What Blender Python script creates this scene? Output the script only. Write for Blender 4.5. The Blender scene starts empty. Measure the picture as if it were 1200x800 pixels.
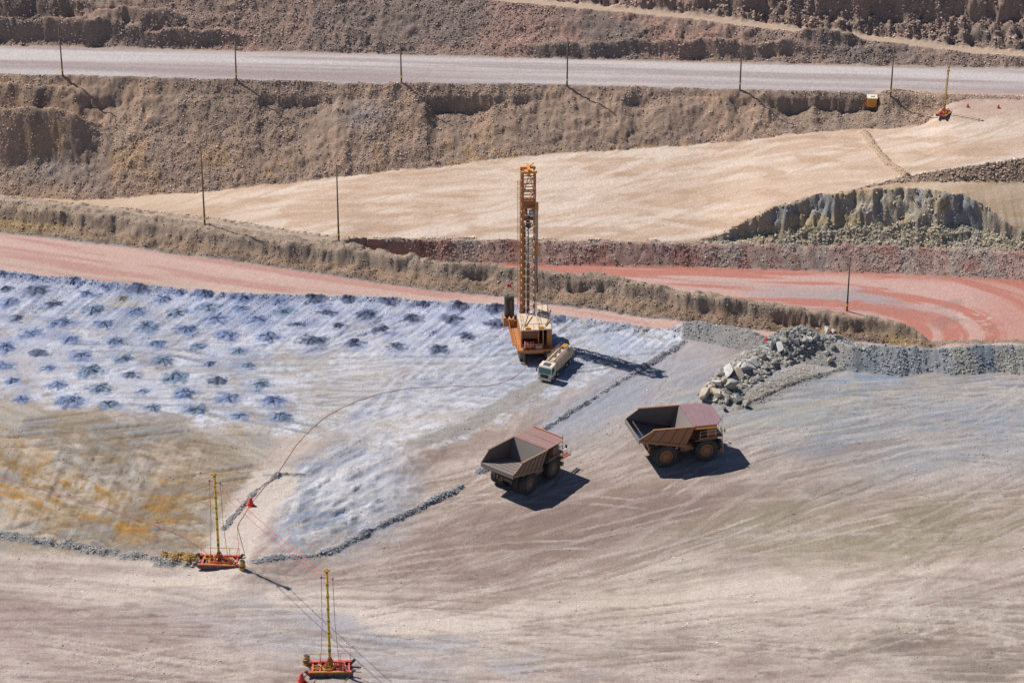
import bpy, bmesh, math, random
import numpy as np
from mathutils import Vector, Matrix, Euler

# ---------------------------------------------------------------- camera, sky, sun, exposure
SC = bpy.context.scene
COL = SC.collection
PITCH = math.radians(27.0)
FPX = 3300.0            # focal length in pixels of the 1200 px wide photograph
CH = 209.0              # camera height above the pit floor
cam_d = bpy.data.cameras.new('camera')
cam_d.sensor_width = 36.0
cam_d.lens = 36.0 * FPX / 1200.0
cam_d.clip_start = 1.0
cam_d.clip_end = 4000.0
cam = bpy.data.objects.new('camera', cam_d)
cam.location = (0, 0, CH)
cam.rotation_euler = (math.pi / 2 - PITCH, 0, 0)
COL.objects.link(cam)
SC.camera = cam

SUN_EL = math.radians(51.0)
SH_ANG = math.atan2(-0.61, 1.0)          # direction in which shadows fall on the ground
sd = Vector((math.cos(SH_ANG) * math.cos(SUN_EL), math.sin(SH_ANG) * math.cos(SUN_EL), -math.sin(SUN_EL)))
sun_d = bpy.data.lights.new('sun', 'SUN')
sun_d.energy = 4.9
sun_d.angle = math.radians(0.53)
sun_d.color = (1.0, 0.96, 0.91)
sun = bpy.data.objects.new('sun', sun_d)
sun.rotation_euler = sd.to_track_quat('-Z', 'Y').to_euler()
sun.location = (-60, 420, 120)
COL.objects.link(sun)
world = bpy.data.worlds.new('World')
SC.world = world
world.use_nodes = True
wn = world.node_tree
sky = wn.nodes.new('ShaderNodeTexSky')
sky.sky_type = 'NISHITA'
sky.sun_disc = False
sky.sun_elevation = SUN_EL
sky.sun_rotation = math.atan2(-sd.x, -sd.y)
sky.altitude = 3500
sky.dust_density = 0.15
sky.ozone_density = 3.0
bg = wn.nodes.get('Background') or wn.nodes.new('ShaderNodeBackground')
bg.inputs[1].default_value = 0.085
wn.links.new(sky.outputs[0], bg.inputs[0])
SC.view_settings.view_transform = 'Standard'
SC.view_settings.look = 'None'
SC.view_settings.exposure = 0.15
SC.view_settings.gamma = 1.0
SC.view_settings.use_curve_mapping = False

# ---------------------------------------------------------------- projection helpers
CP, SP = math.cos(PITCH), math.sin(PITCH)

def unproj(px, py, z):
    """Point at height z that the photograph shows at pixel (px, py)."""
    u = (px - 600.0) / FPX
    v = (400.0 - py) / FPX
    dy = CP + v * SP
    dz = -SP + v * CP
    t = (z - CH) / dz
    return u * t, dy * t

def proj(X, Y, Z):
    d = Y * CP - (Z - CH) * SP
    return 600.0 + FPX * X / d, 400.0 - FPX * (Y * SP + (Z - CH) * CP) / d

def s2l(c):
    c = np.asarray(c, dtype=np.float64) / 255.0
    return np.where(c <= 0.04045, c / 12.92, ((c + 0.055) / 1.055) ** 2.4)

# ---------------------------------------------------------------- numpy noise
def _h(ix, iy, s):
    h = (ix.astype(np.int64) * 374761393 + iy.astype(np.int64) * 668265263 + s * 144665) & 0xffffffff
    h = ((h ^ (h >> 13)) * 1274126177) & 0xffffffff
    return ((h ^ (h >> 16)) & 0xffff).astype(np.float32) / 65535.0

def vnoise(x, y, s=0):
    ix = np.floor(x); iy = np.floor(y)
    fx = (x - ix).astype(np.float32); fy = (y - iy).astype(np.float32)
    fx = fx * fx * (3 - 2 * fx); fy = fy * fy * (3 - 2 * fy)
    a = _h(ix, iy, s); b = _h(ix + 1, iy, s); c = _h(ix, iy + 1, s); d = _h(ix + 1, iy + 1, s)
    return (a + (b - a) * fx) * (1 - fy) + (c + (d - c) * fx) * fy

def fbm(x, y, s=0, o=4, g=0.5):
    t = 0; a = 1.0; n = 0
    x = np.asarray(x, dtype=np.float64); y = np.asarray(y, dtype=np.float64)
    for k in range(o):
        t = t + a * vnoise(x, y, s + k * 17)
        n += a; a *= g
        x, y = x * 1.93 + y * 0.37 + 11.3, y * 1.93 - x * 0.37 + 5.7
    return t / n

def ridged(x, y, s=0, o=3):
    t = 0; a = 1.0; n = 0
    for k in range(o):
        t = t + a * (1 - np.abs(2 * vnoise(x, y, s + k * 13) - 1))
        n += a; a *= 0.55
        x, y = x * 2.03 + 3.1, y * 2.03 + 7.7
    return t / n

def cells(x, y, s=0):
    """random height per Voronoi cell: broken, blocky rock"""
    ix = np.floor(x); iy = np.floor(y); best = np.full(x.shape, 9.0, np.float32); val = np.zeros(x.shape, np.float32); b2 = np.full(x.shape, 9.0, np.float32)
    for dx in (-1, 0, 1):
        for dy in (-1, 0, 1):
            cx = ix + dx; cy = iy + dy
            d = (cx + _h(cx, cy, s) - x) ** 2 + (cy + _h(cx, cy, s + 1) - y) ** 2
            m = d < best
            b2 = np.where(m, best, np.minimum(b2, d)); val = np.where(m, _h(cx, cy, s + 2), val); best = np.where(m, d, best)
    return val - .5, np.sqrt(b2) - np.sqrt(best)

def sst(a, b, x):
    t = np.clip((x - a) / (b - a), 0, 1)
    return t * t * (3 - 2 * t)

# ---------------------------------------------------------------- terrain grid
def axis(lo, a, b, hi, step):
    mid = np.arange(a, b, step)
    left = a - np.cumsum(np.geomspace(step, 25, 26)); left = left[left > lo][::-1]
    right = b + np.cumsum(np.geomspace(step, 25, 26)); right = right[right < hi]
    return np.concatenate([left, mid, right])
GX = axis(-420, -100.0, 102.0, 420, 0.225)
GY = axis(100, 302.0, 524.0, 900, 0.33)
NX, NY = len(GX), len(GY)

LINES = [
 # (name, [(px, py, z) ...]) from the camera outwards; y of some lines is derived below
 ('AIN', [(-120,313,0),(0,325,0),(133,339,0),(267,351,0),(400,353,0),(533,362,0),(600,366,0),(647,377,0),(700,384,0),(790,396,0),(830,402,0),(900,418,0),(960,430,0),(1000,437,0),(1200,439,0),(1330,439,0)]),
 ('A', [(-120,305,.7),(0,316.5,.7),(133,330,.7),(267,343,.7),(400,345,.6),(533,354,.6),(600,357,.6),(647,368,.6),(700,374,.6),(785,386,.6),(800,378,1.3),(840,381,1.4),(900,390,1.8),(960,399,2.6),(1000,405,3.1),(1040,404,3.2),(1100,406,3.0),(1150,404,3.2),(1200,405,3.1),(1330,404,3.1)]),
 ('C', [(-120,258,.3),(0,272,0),(133,287,-.2),(267,305,-.4),(400,324,-.6),(500,339,-.8),(593,348,-1),(647,357,-1.2),(800,377,-1.8),(900,388,-2),(1000,400,-2.1),(1080,408,-2.1),(1095,408,-2.1),(1110,402,-2.1),(1330,402,-2.1)]),
 ('D', [(-120,228,3.4),(0,241,3.1),(87,248,3.1),(167,259,3.0),(267,274,2.8),(333,285,2.7),(400,293,2.6),(500,305,2.5),(600,315,2.3),(683,325,2.2),(740,331,2.2),(800,342,2.0),(900,358,1.5),(967,367,1.3),(1033,374,0.9),(1067,384,.1),(1085,397,-1.3),(1096,405,-2.0),(1110,401,-2.1),(1330,401,-2.1)]),
 ('D2', [(-120,218,3.4),(0,235,3.1),(87,242,3.1),(167,252,3.1),(240,260,2.9),(333,275,2.7),(400,284,2.6),(500,302,2.5),(600,311.5,2.3),(683,321,2.2),(740,327,2.2),(800,338,2.0),(900,354,1.5),(967,363,1.3),(1033,371,0.9),(1067,381,.1),(1085,394,-1.3),(1096,402,-2.05),(1110,400,-2.1),(1330,400,-2.1)]),
 ('G', [(-120,216,3.3),(0,233,3.0),(240,258,2.7),(360,277,2.4),(400,282,2.2),(420,290,0),(450,301,-1.6),(513,307,-2),(633,311,-2),(800,313,-2),(950,317.5,-2),(1067,322,-2),(1200,329,-2),(1330,338,-2)]),
 ('H', [(-120,215,3.3),(0,232,3.0),(240,257,2.7),(360,276,2.4),(400,280.5,2.2),(430,281,1.6),(513,282,1.2),(633,283,1.2),(800,286,1.2),(950,288.5,1.2),(1067,291,1.2),(1200,298,1.1),(1330,306,1)]),
 ('I', [(-120,214,3.3),(0,231,3.0),(240,256,2.6),(360,275,2.3),(400,279.5,2.2),(430,280,1.6),(513,281,1.2),(633,282,1.2),(820,284.5,1.2),(950,286,1.3),(1067,288,1.4),(1200,292,1.4),(1330,300,1.2)]),
 ('K', [(-120,213.5,3.3),(0,230.5,3.0),(240,255.5,2.6),(360,274.5,2.3),(400,279,2.2),(430,279.5,1.6),(513,280.5,1.2),(633,281.5,1.2),(820,284,1.2),(850,281,1.4),(900,270,2.7),(950,268,3.4),(1000,264,3.9),(1067,262,4.2),(1120,262,4.1),(1160,270,3.2),(1200,282,2.2),(1330,297,1.4)]),
 ('J', [(-120,213,3.3),(0,230,3.0),(240,255,2.6),(360,274,2.3),(400,278.5,2.2),(430,279,1.6),(513,280,1.2),(633,281,1.2),(815,283.5,1.2),(840,277,2.0),(870,262,4.0),(900,246,6.0),(930,237,7.1),(960,230,7.9),(1000,224,8.6),(1050,220,9.1),(1100,222,9.0),(1130,230,8.1),(1160,246,6.2),(1200,271,3.6),(1330,295,1.6)]),
 ('T2', [(-120,212.5,3.2),(0,229.5,2.9),(240,254.5,2.5),(360,273.5,2.3),(400,278,2.2),(430,278.5,1.6),(513,279.5,1.2),(633,280.5,1.2),(815,283,1.2),(840,276,2.05),(870,261,4.05),(900,245,6.05),(930,236,7.15),(960,229,8),(1000,223,8.7),(1050,214,9.2),(1100,213,8.9),(1130,213,8.3),(1200,213,7.4),(1330,212,6.8)]),
 ('T1', [(-120,212,3.2),(0,229,2.9),(240,254,2.5),(360,273,2.3),(400,277.5,2.2),(430,278,1.6),(513,279,1.2),(633,280,1.2),(815,282.5,1.25),(840,275.5,2.1),(870,260.5,4.1),(900,244.5,6.1),(930,235.5,7.2),(960,228.5,8.05),(1000,222.5,8.75),(1050,209,9.3),(1062,206,9.6),(1130,195,10.1),(1200,185,10.4),(1330,170,10.6)]),
 ('M', [(-120,226,0),(0,233,0),(110,235,.2),(187,229,.7),(333,215,2.3),(400,207,3.1),(500,196.5,4.1),(600,185,5.1),(700,177,6.1),(800,171,7),(933,158,8.4),(1000,152,9.1),(1083,147,10.3),(1098,132,11.7),(1112,120,12.6),(1140,116,12.9),(1330,119,12.8)]),
 ('N', [(-120,83,16.3),(0,86,16),(200,91,15.5),(400,97,15),(600,98,14.5),(800,103,14),(933,107,13.7),(1000,108,13.5),(1098,110,13.3),(1200,113,13.1),(1330,117,12.9)]),
 ('O', [(-120,50,16.5),(0,53,16.2),(400,62,15.2),(800,72,14.2),(1200,80,13.3),(1330,83,13.1)]),
 ('Q1', [(-120,-75,31),(0,-60,29),(300,-36,26.5),(500,-12,23),(600,3,21.7),(700,12,20.7),(800,22,19.6),(930,38,17.9),(1060,52,16.2),(1130,62,15.1),(1200,67,14.7),(1330,72,14.2)]),
]
U = {}
for nm, pts in LINES:
    P = np.array([(*unproj(a, b, c), c) for a, b, c in pts])
    U[nm] = (np.interp(GX, P[:, 0], P[:, 1]), np.interp(GX, P[:, 0], P[:, 2]))

def smooth1(a, m):
    k = np.ones(m) / m
    return np.convolve(np.pad(a, m // 2, mode='edge'), k, mode='valid')[:len(a)]
for nm in U:
    y, z = U[nm]
    m = 9 if nm not in ('A',) else 5
    U[nm] = (smooth1(y, m), smooth1(z, m))
gx1 = GX
wob = lambda s, sc, a: (fbm(gx1 * sc, gx1 * 0 + 3.3 * s, s, 4) - 0.5) * 2 * a
def put(nm, y, z): U[nm] = (y, z)
yA, zA = U['A']; put('A', yA + wob(1, .25, .5), zA + wob(2, .5, .35) + np.where(zA > 1, wob(9, .9, .4) + wob(73, .2, .5), 0))
yA, zA = U['A']
yI_, zI_ = U['AIN']; put('AIN', np.minimum(yI_ + np.where(GX > 40, wob(71, .18, 1.5) + wob(72, .6, .6), 0), yA - .8), zI_)
yC, zC = U['C']; yC = yC + wob(3, .2, .5); put('C', yC, zC)
yB = yA + np.maximum(0.6, (zA - zC) * 1.4); put('B', yB, zC - .03)
yD, zD = U['D']; k = sst(-1.6, .5, zD); put('D', yD + wob(4, .2, 1.0) * k + wob(44, 1.1, .22) * k, zD + wob(5, .3, .5) * k)
yD2, zD2 = U['D2']; put('D2', yD2 + wob(6, .3, .5) * k, zD2 + wob(7, .4, .45) * k)
yD2, zD2 = U['D2']; yG, zG = U['G']
kk = sst(-1.9, 1.0, zG)       # 1 where the upper road does not exist (left)
yE = yD2 + np.maximum(.4, (zD2 - zG) * 1.25) ; zE = zG - .02
yE = np.minimum(yE, np.maximum(yG - .3, yD2 + .3)); put('E', yE, zE)
yH, zH = U['H']; put('H', yH + wob(8, .3, .5), zH + wob(18, .35, .25))
yJ, zJ = U['J']; kj = sst(1.3, 5, zJ); put('J', yJ + (wob(10, .3, 1.2) + wob(11, .9, .6)) * kj, zJ + wob(12, .4, .3) * kj)
yK, zK = U['K']; put('K', yK + (wob(13, .35, 1.0)) * kj, zK + wob(14, .4, .7) * kj)
yN, zN = U['N']; yM, zM = U['M']
kn = sst(.6, 3, zN - zM)
put('N', yN + wob(15, .25, .6) * kn, zN)
yN, zN = U['N']
fr = 0.22 + .05 * wob(16, .12, 1) + .05 * wob(19, .5, 1)        # crust: share of the slope height
drop = (np.clip(wob(17, .09, 2.2) + .3, 0, 1) * 2.6 + .1) * kn
z3 = zN - (zN - zM) * fr * .8; y3 = yN - (yN - yM) * fr * .62
put('N3', y3, z3); put('N2', y3 - .4, z3 - drop)
put('M', yM + wob(20, .2, .7) * kn, zM)
yQ, zQ = U['Q1']; yO, zO = U['O']
put('Q1', yQ + wob(21, .2, .3), zQ)
put('Q2', yQ + 2.6 + wob(22, .3, .3), zQ + .25)
put('R', yQ + 2.6 + 9, zQ + .25 + 6.8)
put('R2', yQ + 2.6 + 60, zQ + 30)
yC, zC = U['C']; yD, zD = U['D']
put('CD', yC + (yD - yC) * (.66 + wob(23, .3, .12)), zC + (zD - zC) * (.40 + wob(24, .3, .14)))
ORDER = ['AIN', 'A', 'B', 'C', 'CD', 'D', 'D2', 'E', 'G', 'H', 'I', 'K', 'J', 'T2', 'T1', 'M', 'N2', 'N3', 'N', 'O', 'Q1', 'Q2', 'R', 'R2']
YL = np.array([GX * 0 + 50] + [U[n][0] for n in ORDER] + [GX * 0 + 2000])
ZL = np.array([GX * 0] + [U[n][1] for n in ORDER] + [U['R2'][1] + 25])
for k in range(1, len(YL)):
    YL[k] = np.maximum(YL[k], YL[k - 1] + 0.02)
Z = np.empty((NY, NX)); ZONE = np.empty((NY, NX), dtype=np.int32); TT = np.empty((NY, NX))
for i in range(NX):
    Z[:, i] = np.interp(GY, YL[:, i], ZL[:, i])
    kz = np.clip(np.searchsorted(YL[:, i], GY, side='right') - 1, 0, len(YL) - 2)
    ZONE[:, i] = kz
    TT[:, i] = (GY - YL[kz, i]) / (YL[kz + 1, i] - YL[kz, i])
XX, YY = np.meshgrid(GX, GY)
IDX = {n: k + 1 for k, n in enumerate(ORDER)}        # zone k lies between line k and line k+1
Zk = lambda n: IDX[n]
F_FLOOR = ZONE <= Zk('A')
F_LROAD = ZONE == Zk('B')
F_MED = (ZONE >= Zk('C')) & (ZONE < Zk('E'))
F_UROAD = ZONE == Zk('E')
F_RBANK = (ZONE >= Zk('G')) & (ZONE < Zk('I'))
F_CLIFF = (ZONE >= Zk('I')) & (ZONE < Zk('J'))
F_TAN = (ZONE == Zk('J')) | (ZONE == Zk('T1'))
F_STEP = ZONE == Zk('T2')
F_BROWN = (ZONE >= Zk('M')) & (ZONE < Zk('N'))
F_TROAD = ZONE == Zk('N')
F_USLOPE = ZONE == Zk('O')
F_LEDGE = ZONE == Zk('Q1')
F_TOP = ZONE >= Zk('Q2')
PX, PY = proj(XX, YY, Z)

# zone mask softened in plan so that noise fades at the borders
def soft(m, r=3):
    a = m.astype(np.float32)
    for ax in (0, 1):
        c = np.cumsum(np.pad(a, [(r + 1, r) if q == ax else (0, 0) for q in (0, 1)], mode='edge'), axis=ax)
        a = (np.take(c, range(2 * r + 1, c.shape[ax]), axis=ax) - np.take(c, range(0, c.shape[ax] - 2 * r - 1), axis=ax)) / (2 * r + 1)
    return a
S_MED, S_RB, S_CL, S_BR = soft(F_MED, 2), soft(F_RBANK, 2), soft(F_CLIFF, 2), soft(F_BROWN, 2)
S_US, S_TOP, S_ST = soft(F_USLOPE, 2), soft(F_TOP, 2), soft(F_STEP, 2)
flat = F_FLOOR | F_LROAD | F_UROAD | F_TAN | F_TROAD | F_LEDGE
n1 = fbm(XX * .10, YY * .10, 31, 4) - .5
n2 = fbm(XX * .45, YY * .45, 32, 4) - .5
n3 = fbm(XX * 1.3, YY * 1.3, 33, 3) - .5
lump = ridged(XX * .33, YY * .33, 34, 4) - .55
Z = Z + np.where(F_FLOOR, n1 * .35 + n2 * .10, 0) * sst(2, 9, np.abs(YY - YL[1][None, :])) + np.where(flat, n3 * .05, 0)
Z += (F_TAN * n1 * .5) * 1.0
Z += S_BR * (n2 * .9 + n3 * .45)
# gullies running down the slopes
gul = (ridged(XX * .42 + n1 * 3, YY * .06, 35, 3) - .6)
Z += S_BR * gul * .35
Z += S_US * (n2 * 1.0 + n3 * .35 + (lump * 1.2) * sst(.45, .6, fbm(XX * .05, YY * .05, 36, 3)))
Z += S_TOP * (n2 * 2.2 + n3 * .9 + lump * 2.2 + gul * .6)
Z += S_MED * (n2 * .9 + n3 * .5 + gul * .1)
Z += S_RB * (n3 * .3 + (ridged(XX * .6 + YY * .35, YY * .12, 37, 3) - .6) * .8)
Z += S_CL * ((ridged(XX * .22, YY * .08, 38, 3) - .6) * 2.6 + n3 * 1.2 + n2 * 2.4) * np.where(ZONE == Zk('K'), 1, .22)
Z += S_ST * (n3 * .6 + n2 * .4)
rocky = S_MED + S_BR * .8 + S_US * .8 + S_TOP + S_CL + S_RB * .5
rk = rocky > .02
wxr = XX[rk] + n1[rk] * 6 + n3[rk] * .8; wyr = YY[rk] + n2[rk] * 2.0
blk = np.zeros(XX.shape)
v1, e1 = cells(wxr / 3.6, wyr / 1.5, 301); v2, e2 = cells(wxr / 1.3, wyr / .7, 311)
blk[rk] = v1 * .9 * (.3 + 1.0 * fbm(wxr * .08, wyr * .08, 321, 3)) + v2 * .38 - .16 * sst(.12, 0, e1)
Z += blk * (S_MED * .45 + S_BR * .42 + S_US * .5 + S_TOP * 1.1 + S_CL * 1.1 + S_RB * .35)
# broken ledges high on the left slope and undercut blocks
def gblob(px, py, rx, ry, p=2.0):
    return np.exp(-(np.abs((PX - px) / rx) ** p + np.abs((PY - py) / ry) ** p))
def ledge(cx, y0, rx, hgt, fall):
    """a shelf: material stands proud below the shelf line and dies out downhill"""
    wv = (fbm(XX * .25, YY * 0 + cx, 41, 4) - .5)
    yl = y0 + wv * 12
    s = PY - yl
    f = sst(-9, 0, s) * (1 - sst(0, fall, s))
    return hgt * f * np.exp(-((PX - cx) / rx) ** 4)
Z += S_BR * ledge(10, 158, 100, 5.5, 40)
Z += S_BR * ledge(20, 108, 75, 1.8, 22)
Z += S_US * ledge(45, 38, 105, 2.6, 12)
Z += S_US * ledge(20, 8, 90, 2.4, 14)
Z += S_US * ledge(150, 24, 60, 2.8, 20)
Z += S_US * ledge(215, 44, 60, 1.8, 10)
Z += S_US * ledge(790, 58, 170, 1.8, 9)
Z += S_US * ledge(970, 46, 40, 2.0, 12)
Z += S_TOP * ledge(1090, 10, 150, 3.0, 16)
Z += S_TOP * ledge(900, 2, 150, 2.6, 12)
# undercut pockets in the median bank
for (a, b, rx, ry, d) in ((930, 376, 15, 6, 2.0), (963, 373, 9, 6, 1.8), (560, 321, 16, 5, 1.3), (690, 337, 22, 4, 1.2)):
    Z -= S_MED * d * np.exp(-(np.abs((PX + (fbm(XX * .5, YY * .5, 43, 3) - .5) * 30 - a) / (rx * 1.15)) ** 3 + np.abs((PY + n2 * 10 - b) / ry) ** 3)) * (.5 + 1.2 * fbm(XX * .8, YY * .8, 42, 3))
# notch with the yellow cabin and the mound right of it
Z -= 1.5 * gblob(1021, 119, 10, 10, 4)
Z += 1.6 * gblob(1052, 117, 18, 9, 2.4) + 1.3 * gblob(1078, 120, 16, 7, 2.4)

def pline(pts, z=0.0, n=None):
    return np.array([unproj(a, b, z) for a, b in pts])
def pdist(P, X, Y):
    """distance to a polyline and position along it"""
    best = np.full(X.shape, 1e9); along = np.zeros(X.shape); acc = 0
    for a, b in zip(P[:-1], P[1:]):
        d = b - a; L = math.hypot(*d)
        t = np.clip(((X - a[0]) * d[0] + (Y - a[1]) * d[1]) / (L * L), 0, 1)
        q = np.hypot(X - a[0] - t * d[0], Y - a[1] - t * d[1])
        m = q < best
        best = np.where(m, q, best); along = np.where(m, acc + t * L, along); acc += L
    return best, along, acc
WIND = [  # windrows on the pit floor: (points, half width m, height m)
 ([(803,400),(760,427),(700,463),(655,492),(638,503)], .85, .45),
 ([(572,549),(566,552)], 1.4, .5),
 ([(541,571),(500,592),(440,622),(400,644),(365,655),(320,662),(296,664)], .85, .45),
 ([(-120,612),(0,627),(60,637),(130,648),(190,657),(226,659)], 1.7, .7),
 ([(326,556),(300,575),(280,597),(262,618)], .6, .3),
 ([(310,557),(335,556),(356,558)], .6, .3),
 ([(200,652),(222,656)], 1.9, .8),
 ([(868,478),(930,449),(990,432)], .7, .3),
]
WD = []
for pts, hw, hh in WIND:
    P = pline(pts)
    m = (XX > P[:, 0].min() - 8) & (XX < P[:, 0].max() + 8) & (YY > P[:, 1].min() - 8) & (YY < P[:, 1].max() + 8)
    d, al, tot = pdist(P, XX[m], YY[m])
    d = d + (fbm(XX[m] * .6, YY[m] * .6, 51, 3) - .42) * hw * 1.5
    b = np.clip(1 - d / hw, 0, 1)
    full = np.zeros(XX.shape); full[m] = sst(0, 1, b) * (.7 + .6 * fbm(XX[m] * .5, YY[m] * .5, 52, 2))
    Z += full * hh
    WD.append(full)
PT = np.array([unproj(a, b, 9.5) for a, b in [(1012,153),(1024,170),(1040,190),(1062,206)]])
d, al, tot = pdist(PT, XX, YY); WT = np.clip(1 - (d + (n2) * .8) / 1.0, 0, 1); Z += sst(0, 1, WT) * .6 * F_TAN
# rubble pile beside the median bank
PILE = pline([(842,464),(868,440),(893,424),(925,412),(968,402),(992,400)])
dP, aP, tP = pdist(PILE, XX, YY)
prof = np.interp(aP / tP, [0, .2, .5, .75, 1], [1.0, 1.5, 1.9, 2.5, 3.0])
wid = np.interp(aP / tP, [0, .3, .7, 1], [3.2, 4.0, 4.2, 5.0])
PILEH = np.clip(1 - (dP + n2 * 1.6) / wid, 0, 1) ** .85
Z += PILEH * prof * .85 * F_FLOOR
APR = pline([(872,470),(900,452),(940,438)])
dA, _, _ = pdist(APR, XX, YY); APRON = np.clip(1 - (dA + n2) / 4.0, 0, 1); Z += sst(0, 1, APRON) * .45 * F_FLOOR
DOME = np.exp(-(((PX - 400) * .9 + (PY - 595) * .5) / 78) ** 4 - (((PY - 595) * .95 + (PX - 400) * .42) / 44) ** 4) * F_FLOOR
Z += DOME * (1.3 + 1.1 * n2)
OCH = np.exp(-((PX - 100) / 150) ** 4 - ((PY - 575) / 62) ** 4) * F_FLOOR
Z += OCH * ((fbm((PX * .45 - PY * .9) / 60, (PX * .9 + PY * .45) / 11, 57, 4) - .5) * .7 + n2 * .5)
PX, PY = proj(XX, YY, Z)
PADR = F_FLOOR * sst(470, 400, PY + np.abs(PX - 560) * .12) * (PX < 800)
dg = fbm((PX * .79 - PY * .62) / 40, (PX * .62 + PY * .79) / 3.6, 55, 3) - .5
Z += PADR * (dg * .5 + n3 * .22) + F_FLOOR * (1 - PADR) * (fbm(XX * .9, YY * .9, 56, 3) - .5) * .08
PX, PY = proj(XX, YY, Z)

def zat(x, y):
    i = int(np.clip(np.searchsorted(GX, x) - 1, 0, NX - 2)); j = int(np.clip(np.searchsorted(GY, y) - 1, 0, NY - 2))
    a = (x - GX[i]) / (GX[i + 1] - GX[i]); b = (y - GY[j]) / (GY[j + 1] - GY[j])
    return float((Z[j, i] * (1 - a) + Z[j, i + 1] * a) * (1 - b) + (Z[j + 1, i] * (1 - a) + Z[j + 1, i + 1] * a) * b)
def hit(px, py):
    """first point of the terrain along the ray through a photograph pixel"""
    u = (px - 600.0) / FPX; v = (400.0 - py) / FPX
    dx, dy, dz = u, CP + v * SP, -SP + v * CP
    t = 300.0 / dy; pt = t
    while t < 800 and CH + dz * t > zat(dx * t, dy * t):
        pt = t; t += .4
    lo, hi = pt, t
    for _ in range(12):
        mid = (lo + hi) / 2
        if CH + dz * mid > zat(dx * mid, dy * mid): lo = mid
        else: hi = mid
    return Vector((dx * hi, dy * hi, zat(dx * hi, dy * hi)))
# ---------------------------------------------------------------- drill cuttings positions (photograph pixels)
def _r(pts): return [(a / 3.0, b / 3.0 + 240.0) for a, b in pts]
MOUND_ROWS = [
 _r([(75,685),(245,692),(380,705),(540,715),(690,720),(845,742),(990,745)]),
 _r([(45,620),(205,635),(350,645),(500,655),(650,665),(805,680),(960,690)]),
 _r([(15,565),(170,575),(315,585),(460,597),(615,607),(765,620),(915,632)]),
 _r([(15,505),(140,520),(285,530),(440,540),(575,548),(740,560),(875,565)]),
 _r([(110,455),(245,475),(400,480),(550,490),(690,500),(840,515)]),
 _r([(65,400),(215,415),(365,420),(515,430),(655,440),(800,460),(940,465),(1095,478),(1245,487),(1390,500),(1540,510)]),
 _r([(30,345),(190,350),(330,370),(480,375),(625,380),(760,402),(905,405),(1040,420),(1190,425),(1340,440),(1510,455),(1640,465)]),
 _r([(20,296),(130,303),(310,315),(430,330),(575,330),(730,360),(850,368),(1000,375),(1145,380),(1290,385),(1445,400),(1590,405),(1740,420)]),
 _r([(14,246),(120,258),(260,268),(375,291),(495,291),(630,307),(720,318),(855,328),(980,342),(1105,330),(1230,333),(1365,338),(1490,348),(1615,353),(1745,363)]),
]
# ---------------------------------------------------------------- ground colours (stains, dust, strata)
LF = 1.33
def C(r, g, b, k=1.0): return s2l((r, g, b)) / LF * k
def mixc(col, c, m):
    return col + (np.asarray(c)[None, None, :] - col) * np.clip(m, 0, 1)[..., None]
GC = np.zeros((NY, NX, 3))
GC[:] = C(184, 165, 154)
wx = PX + (fbm(PX / 60, PY / 25, 61, 4) - .5) * 60
wy = PY + (fbm(PX / 60, PY / 25, 62, 4) - .5) * 26
def eb(cx, cy, rx, ry, ang=0, p=2.0, x=None, y=None):
    x = wx if x is None else x; y = wy if y is None else y
    a = math.radians(ang); dx = x - cx; dy = y - cy
    u = (dx * math.cos(a) + dy * math.sin(a)) / rx; v = (-dx * math.sin(a) + dy * math.cos(a)) / ry
    return np.exp(-(u * u + v * v) ** (p / 2))
def streak(ang, l, w, s, o=4, x=None, y=None):
    x = PX if x is None else x; y = PY if y is None else y
    a = math.radians(ang)
    return fbm((x * math.cos(a) + y * math.sin(a)) / l, (-x * math.sin(a) + y * math.cos(a)) / w, s, o)
RELIEF = np.zeros((NY, NX), dtype=np.float32)
nf = fbm(PX / 9, PY / 4.5, 63, 4)
ng = fbm(PX / 40, PY / 18, 64, 4)
th = np.arctan2(800 - PY - .00012 * (PX - 500) ** 2, np.maximum(PX - 60, 30)); rr = np.log(np.hypot(PX - 60, (PY - 800) * 1.5) + 30)
th = th + (fbm(PX / 170, PY / 70, 264, 3) - .5) * .16
rad = fbm(th * 38, rr * 3.0, 65, 5, .6)
rad2 = fbm(th * 120, rr * 4.0, 66, 3, .6)
hor = streak(4, 130, 9, 67, 5)
bl = sst(180, 420, PX)
stk = rad * bl + hor * (1 - bl)
fl = GC
# pit floor, traffic area
stk = stk * .45 + ng * .25 + fbm(PX / 90, PY / 26, 280, 5) * .30
fl = mixc(fl, C(212, 194, 181), sst(.49, .58, stk) * .7)
fl = mixc(fl, C(160, 139, 128), sst(.48, .39, stk) * .7)
fl = mixc(fl, C(160, 134, 118), (eb(610, 640, 260, 45, -14) + eb(760, 590, 160, 26, -16)) * sst(.64, .36, rad) * .75)
fl = mixc(fl, C(205, 190, 172), (eb(800, 705, 280, 45, -5) + eb(1050, 745, 220, 40, 2)) * (.35 + .6 * sst(.4, .6, rad)))
fl = mixc(fl, C(150, 138, 112), eb(1090, 622, 170, 32, -9) * sst(.32, .62, rad * .6 + nf * .4) * 1.1)
fl = mixc(fl, C(150, 140, 122), eb(900, 590, 170, 40, -12) * sst(.35, .6, rad2 * .5 + ng * .5) * .8)
fl = mixc(fl, C(148, 132, 120), (eb(1080, 735, 130, 22, -14) + eb(1150, 770, 90, 18, -18) + eb(740, 755, 90, 16, 12)) * sst(.38, .58, rad2 * .4 + nf * .6))
fl = mixc(fl, C(163, 165, 168), (eb(1080, 480, 260, 42, 4) + eb(900, 470, 120, 40, 0)) * (.6 + .35 * sst(.35, .6, streak(-6, 90, 6, 68))))
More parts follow.
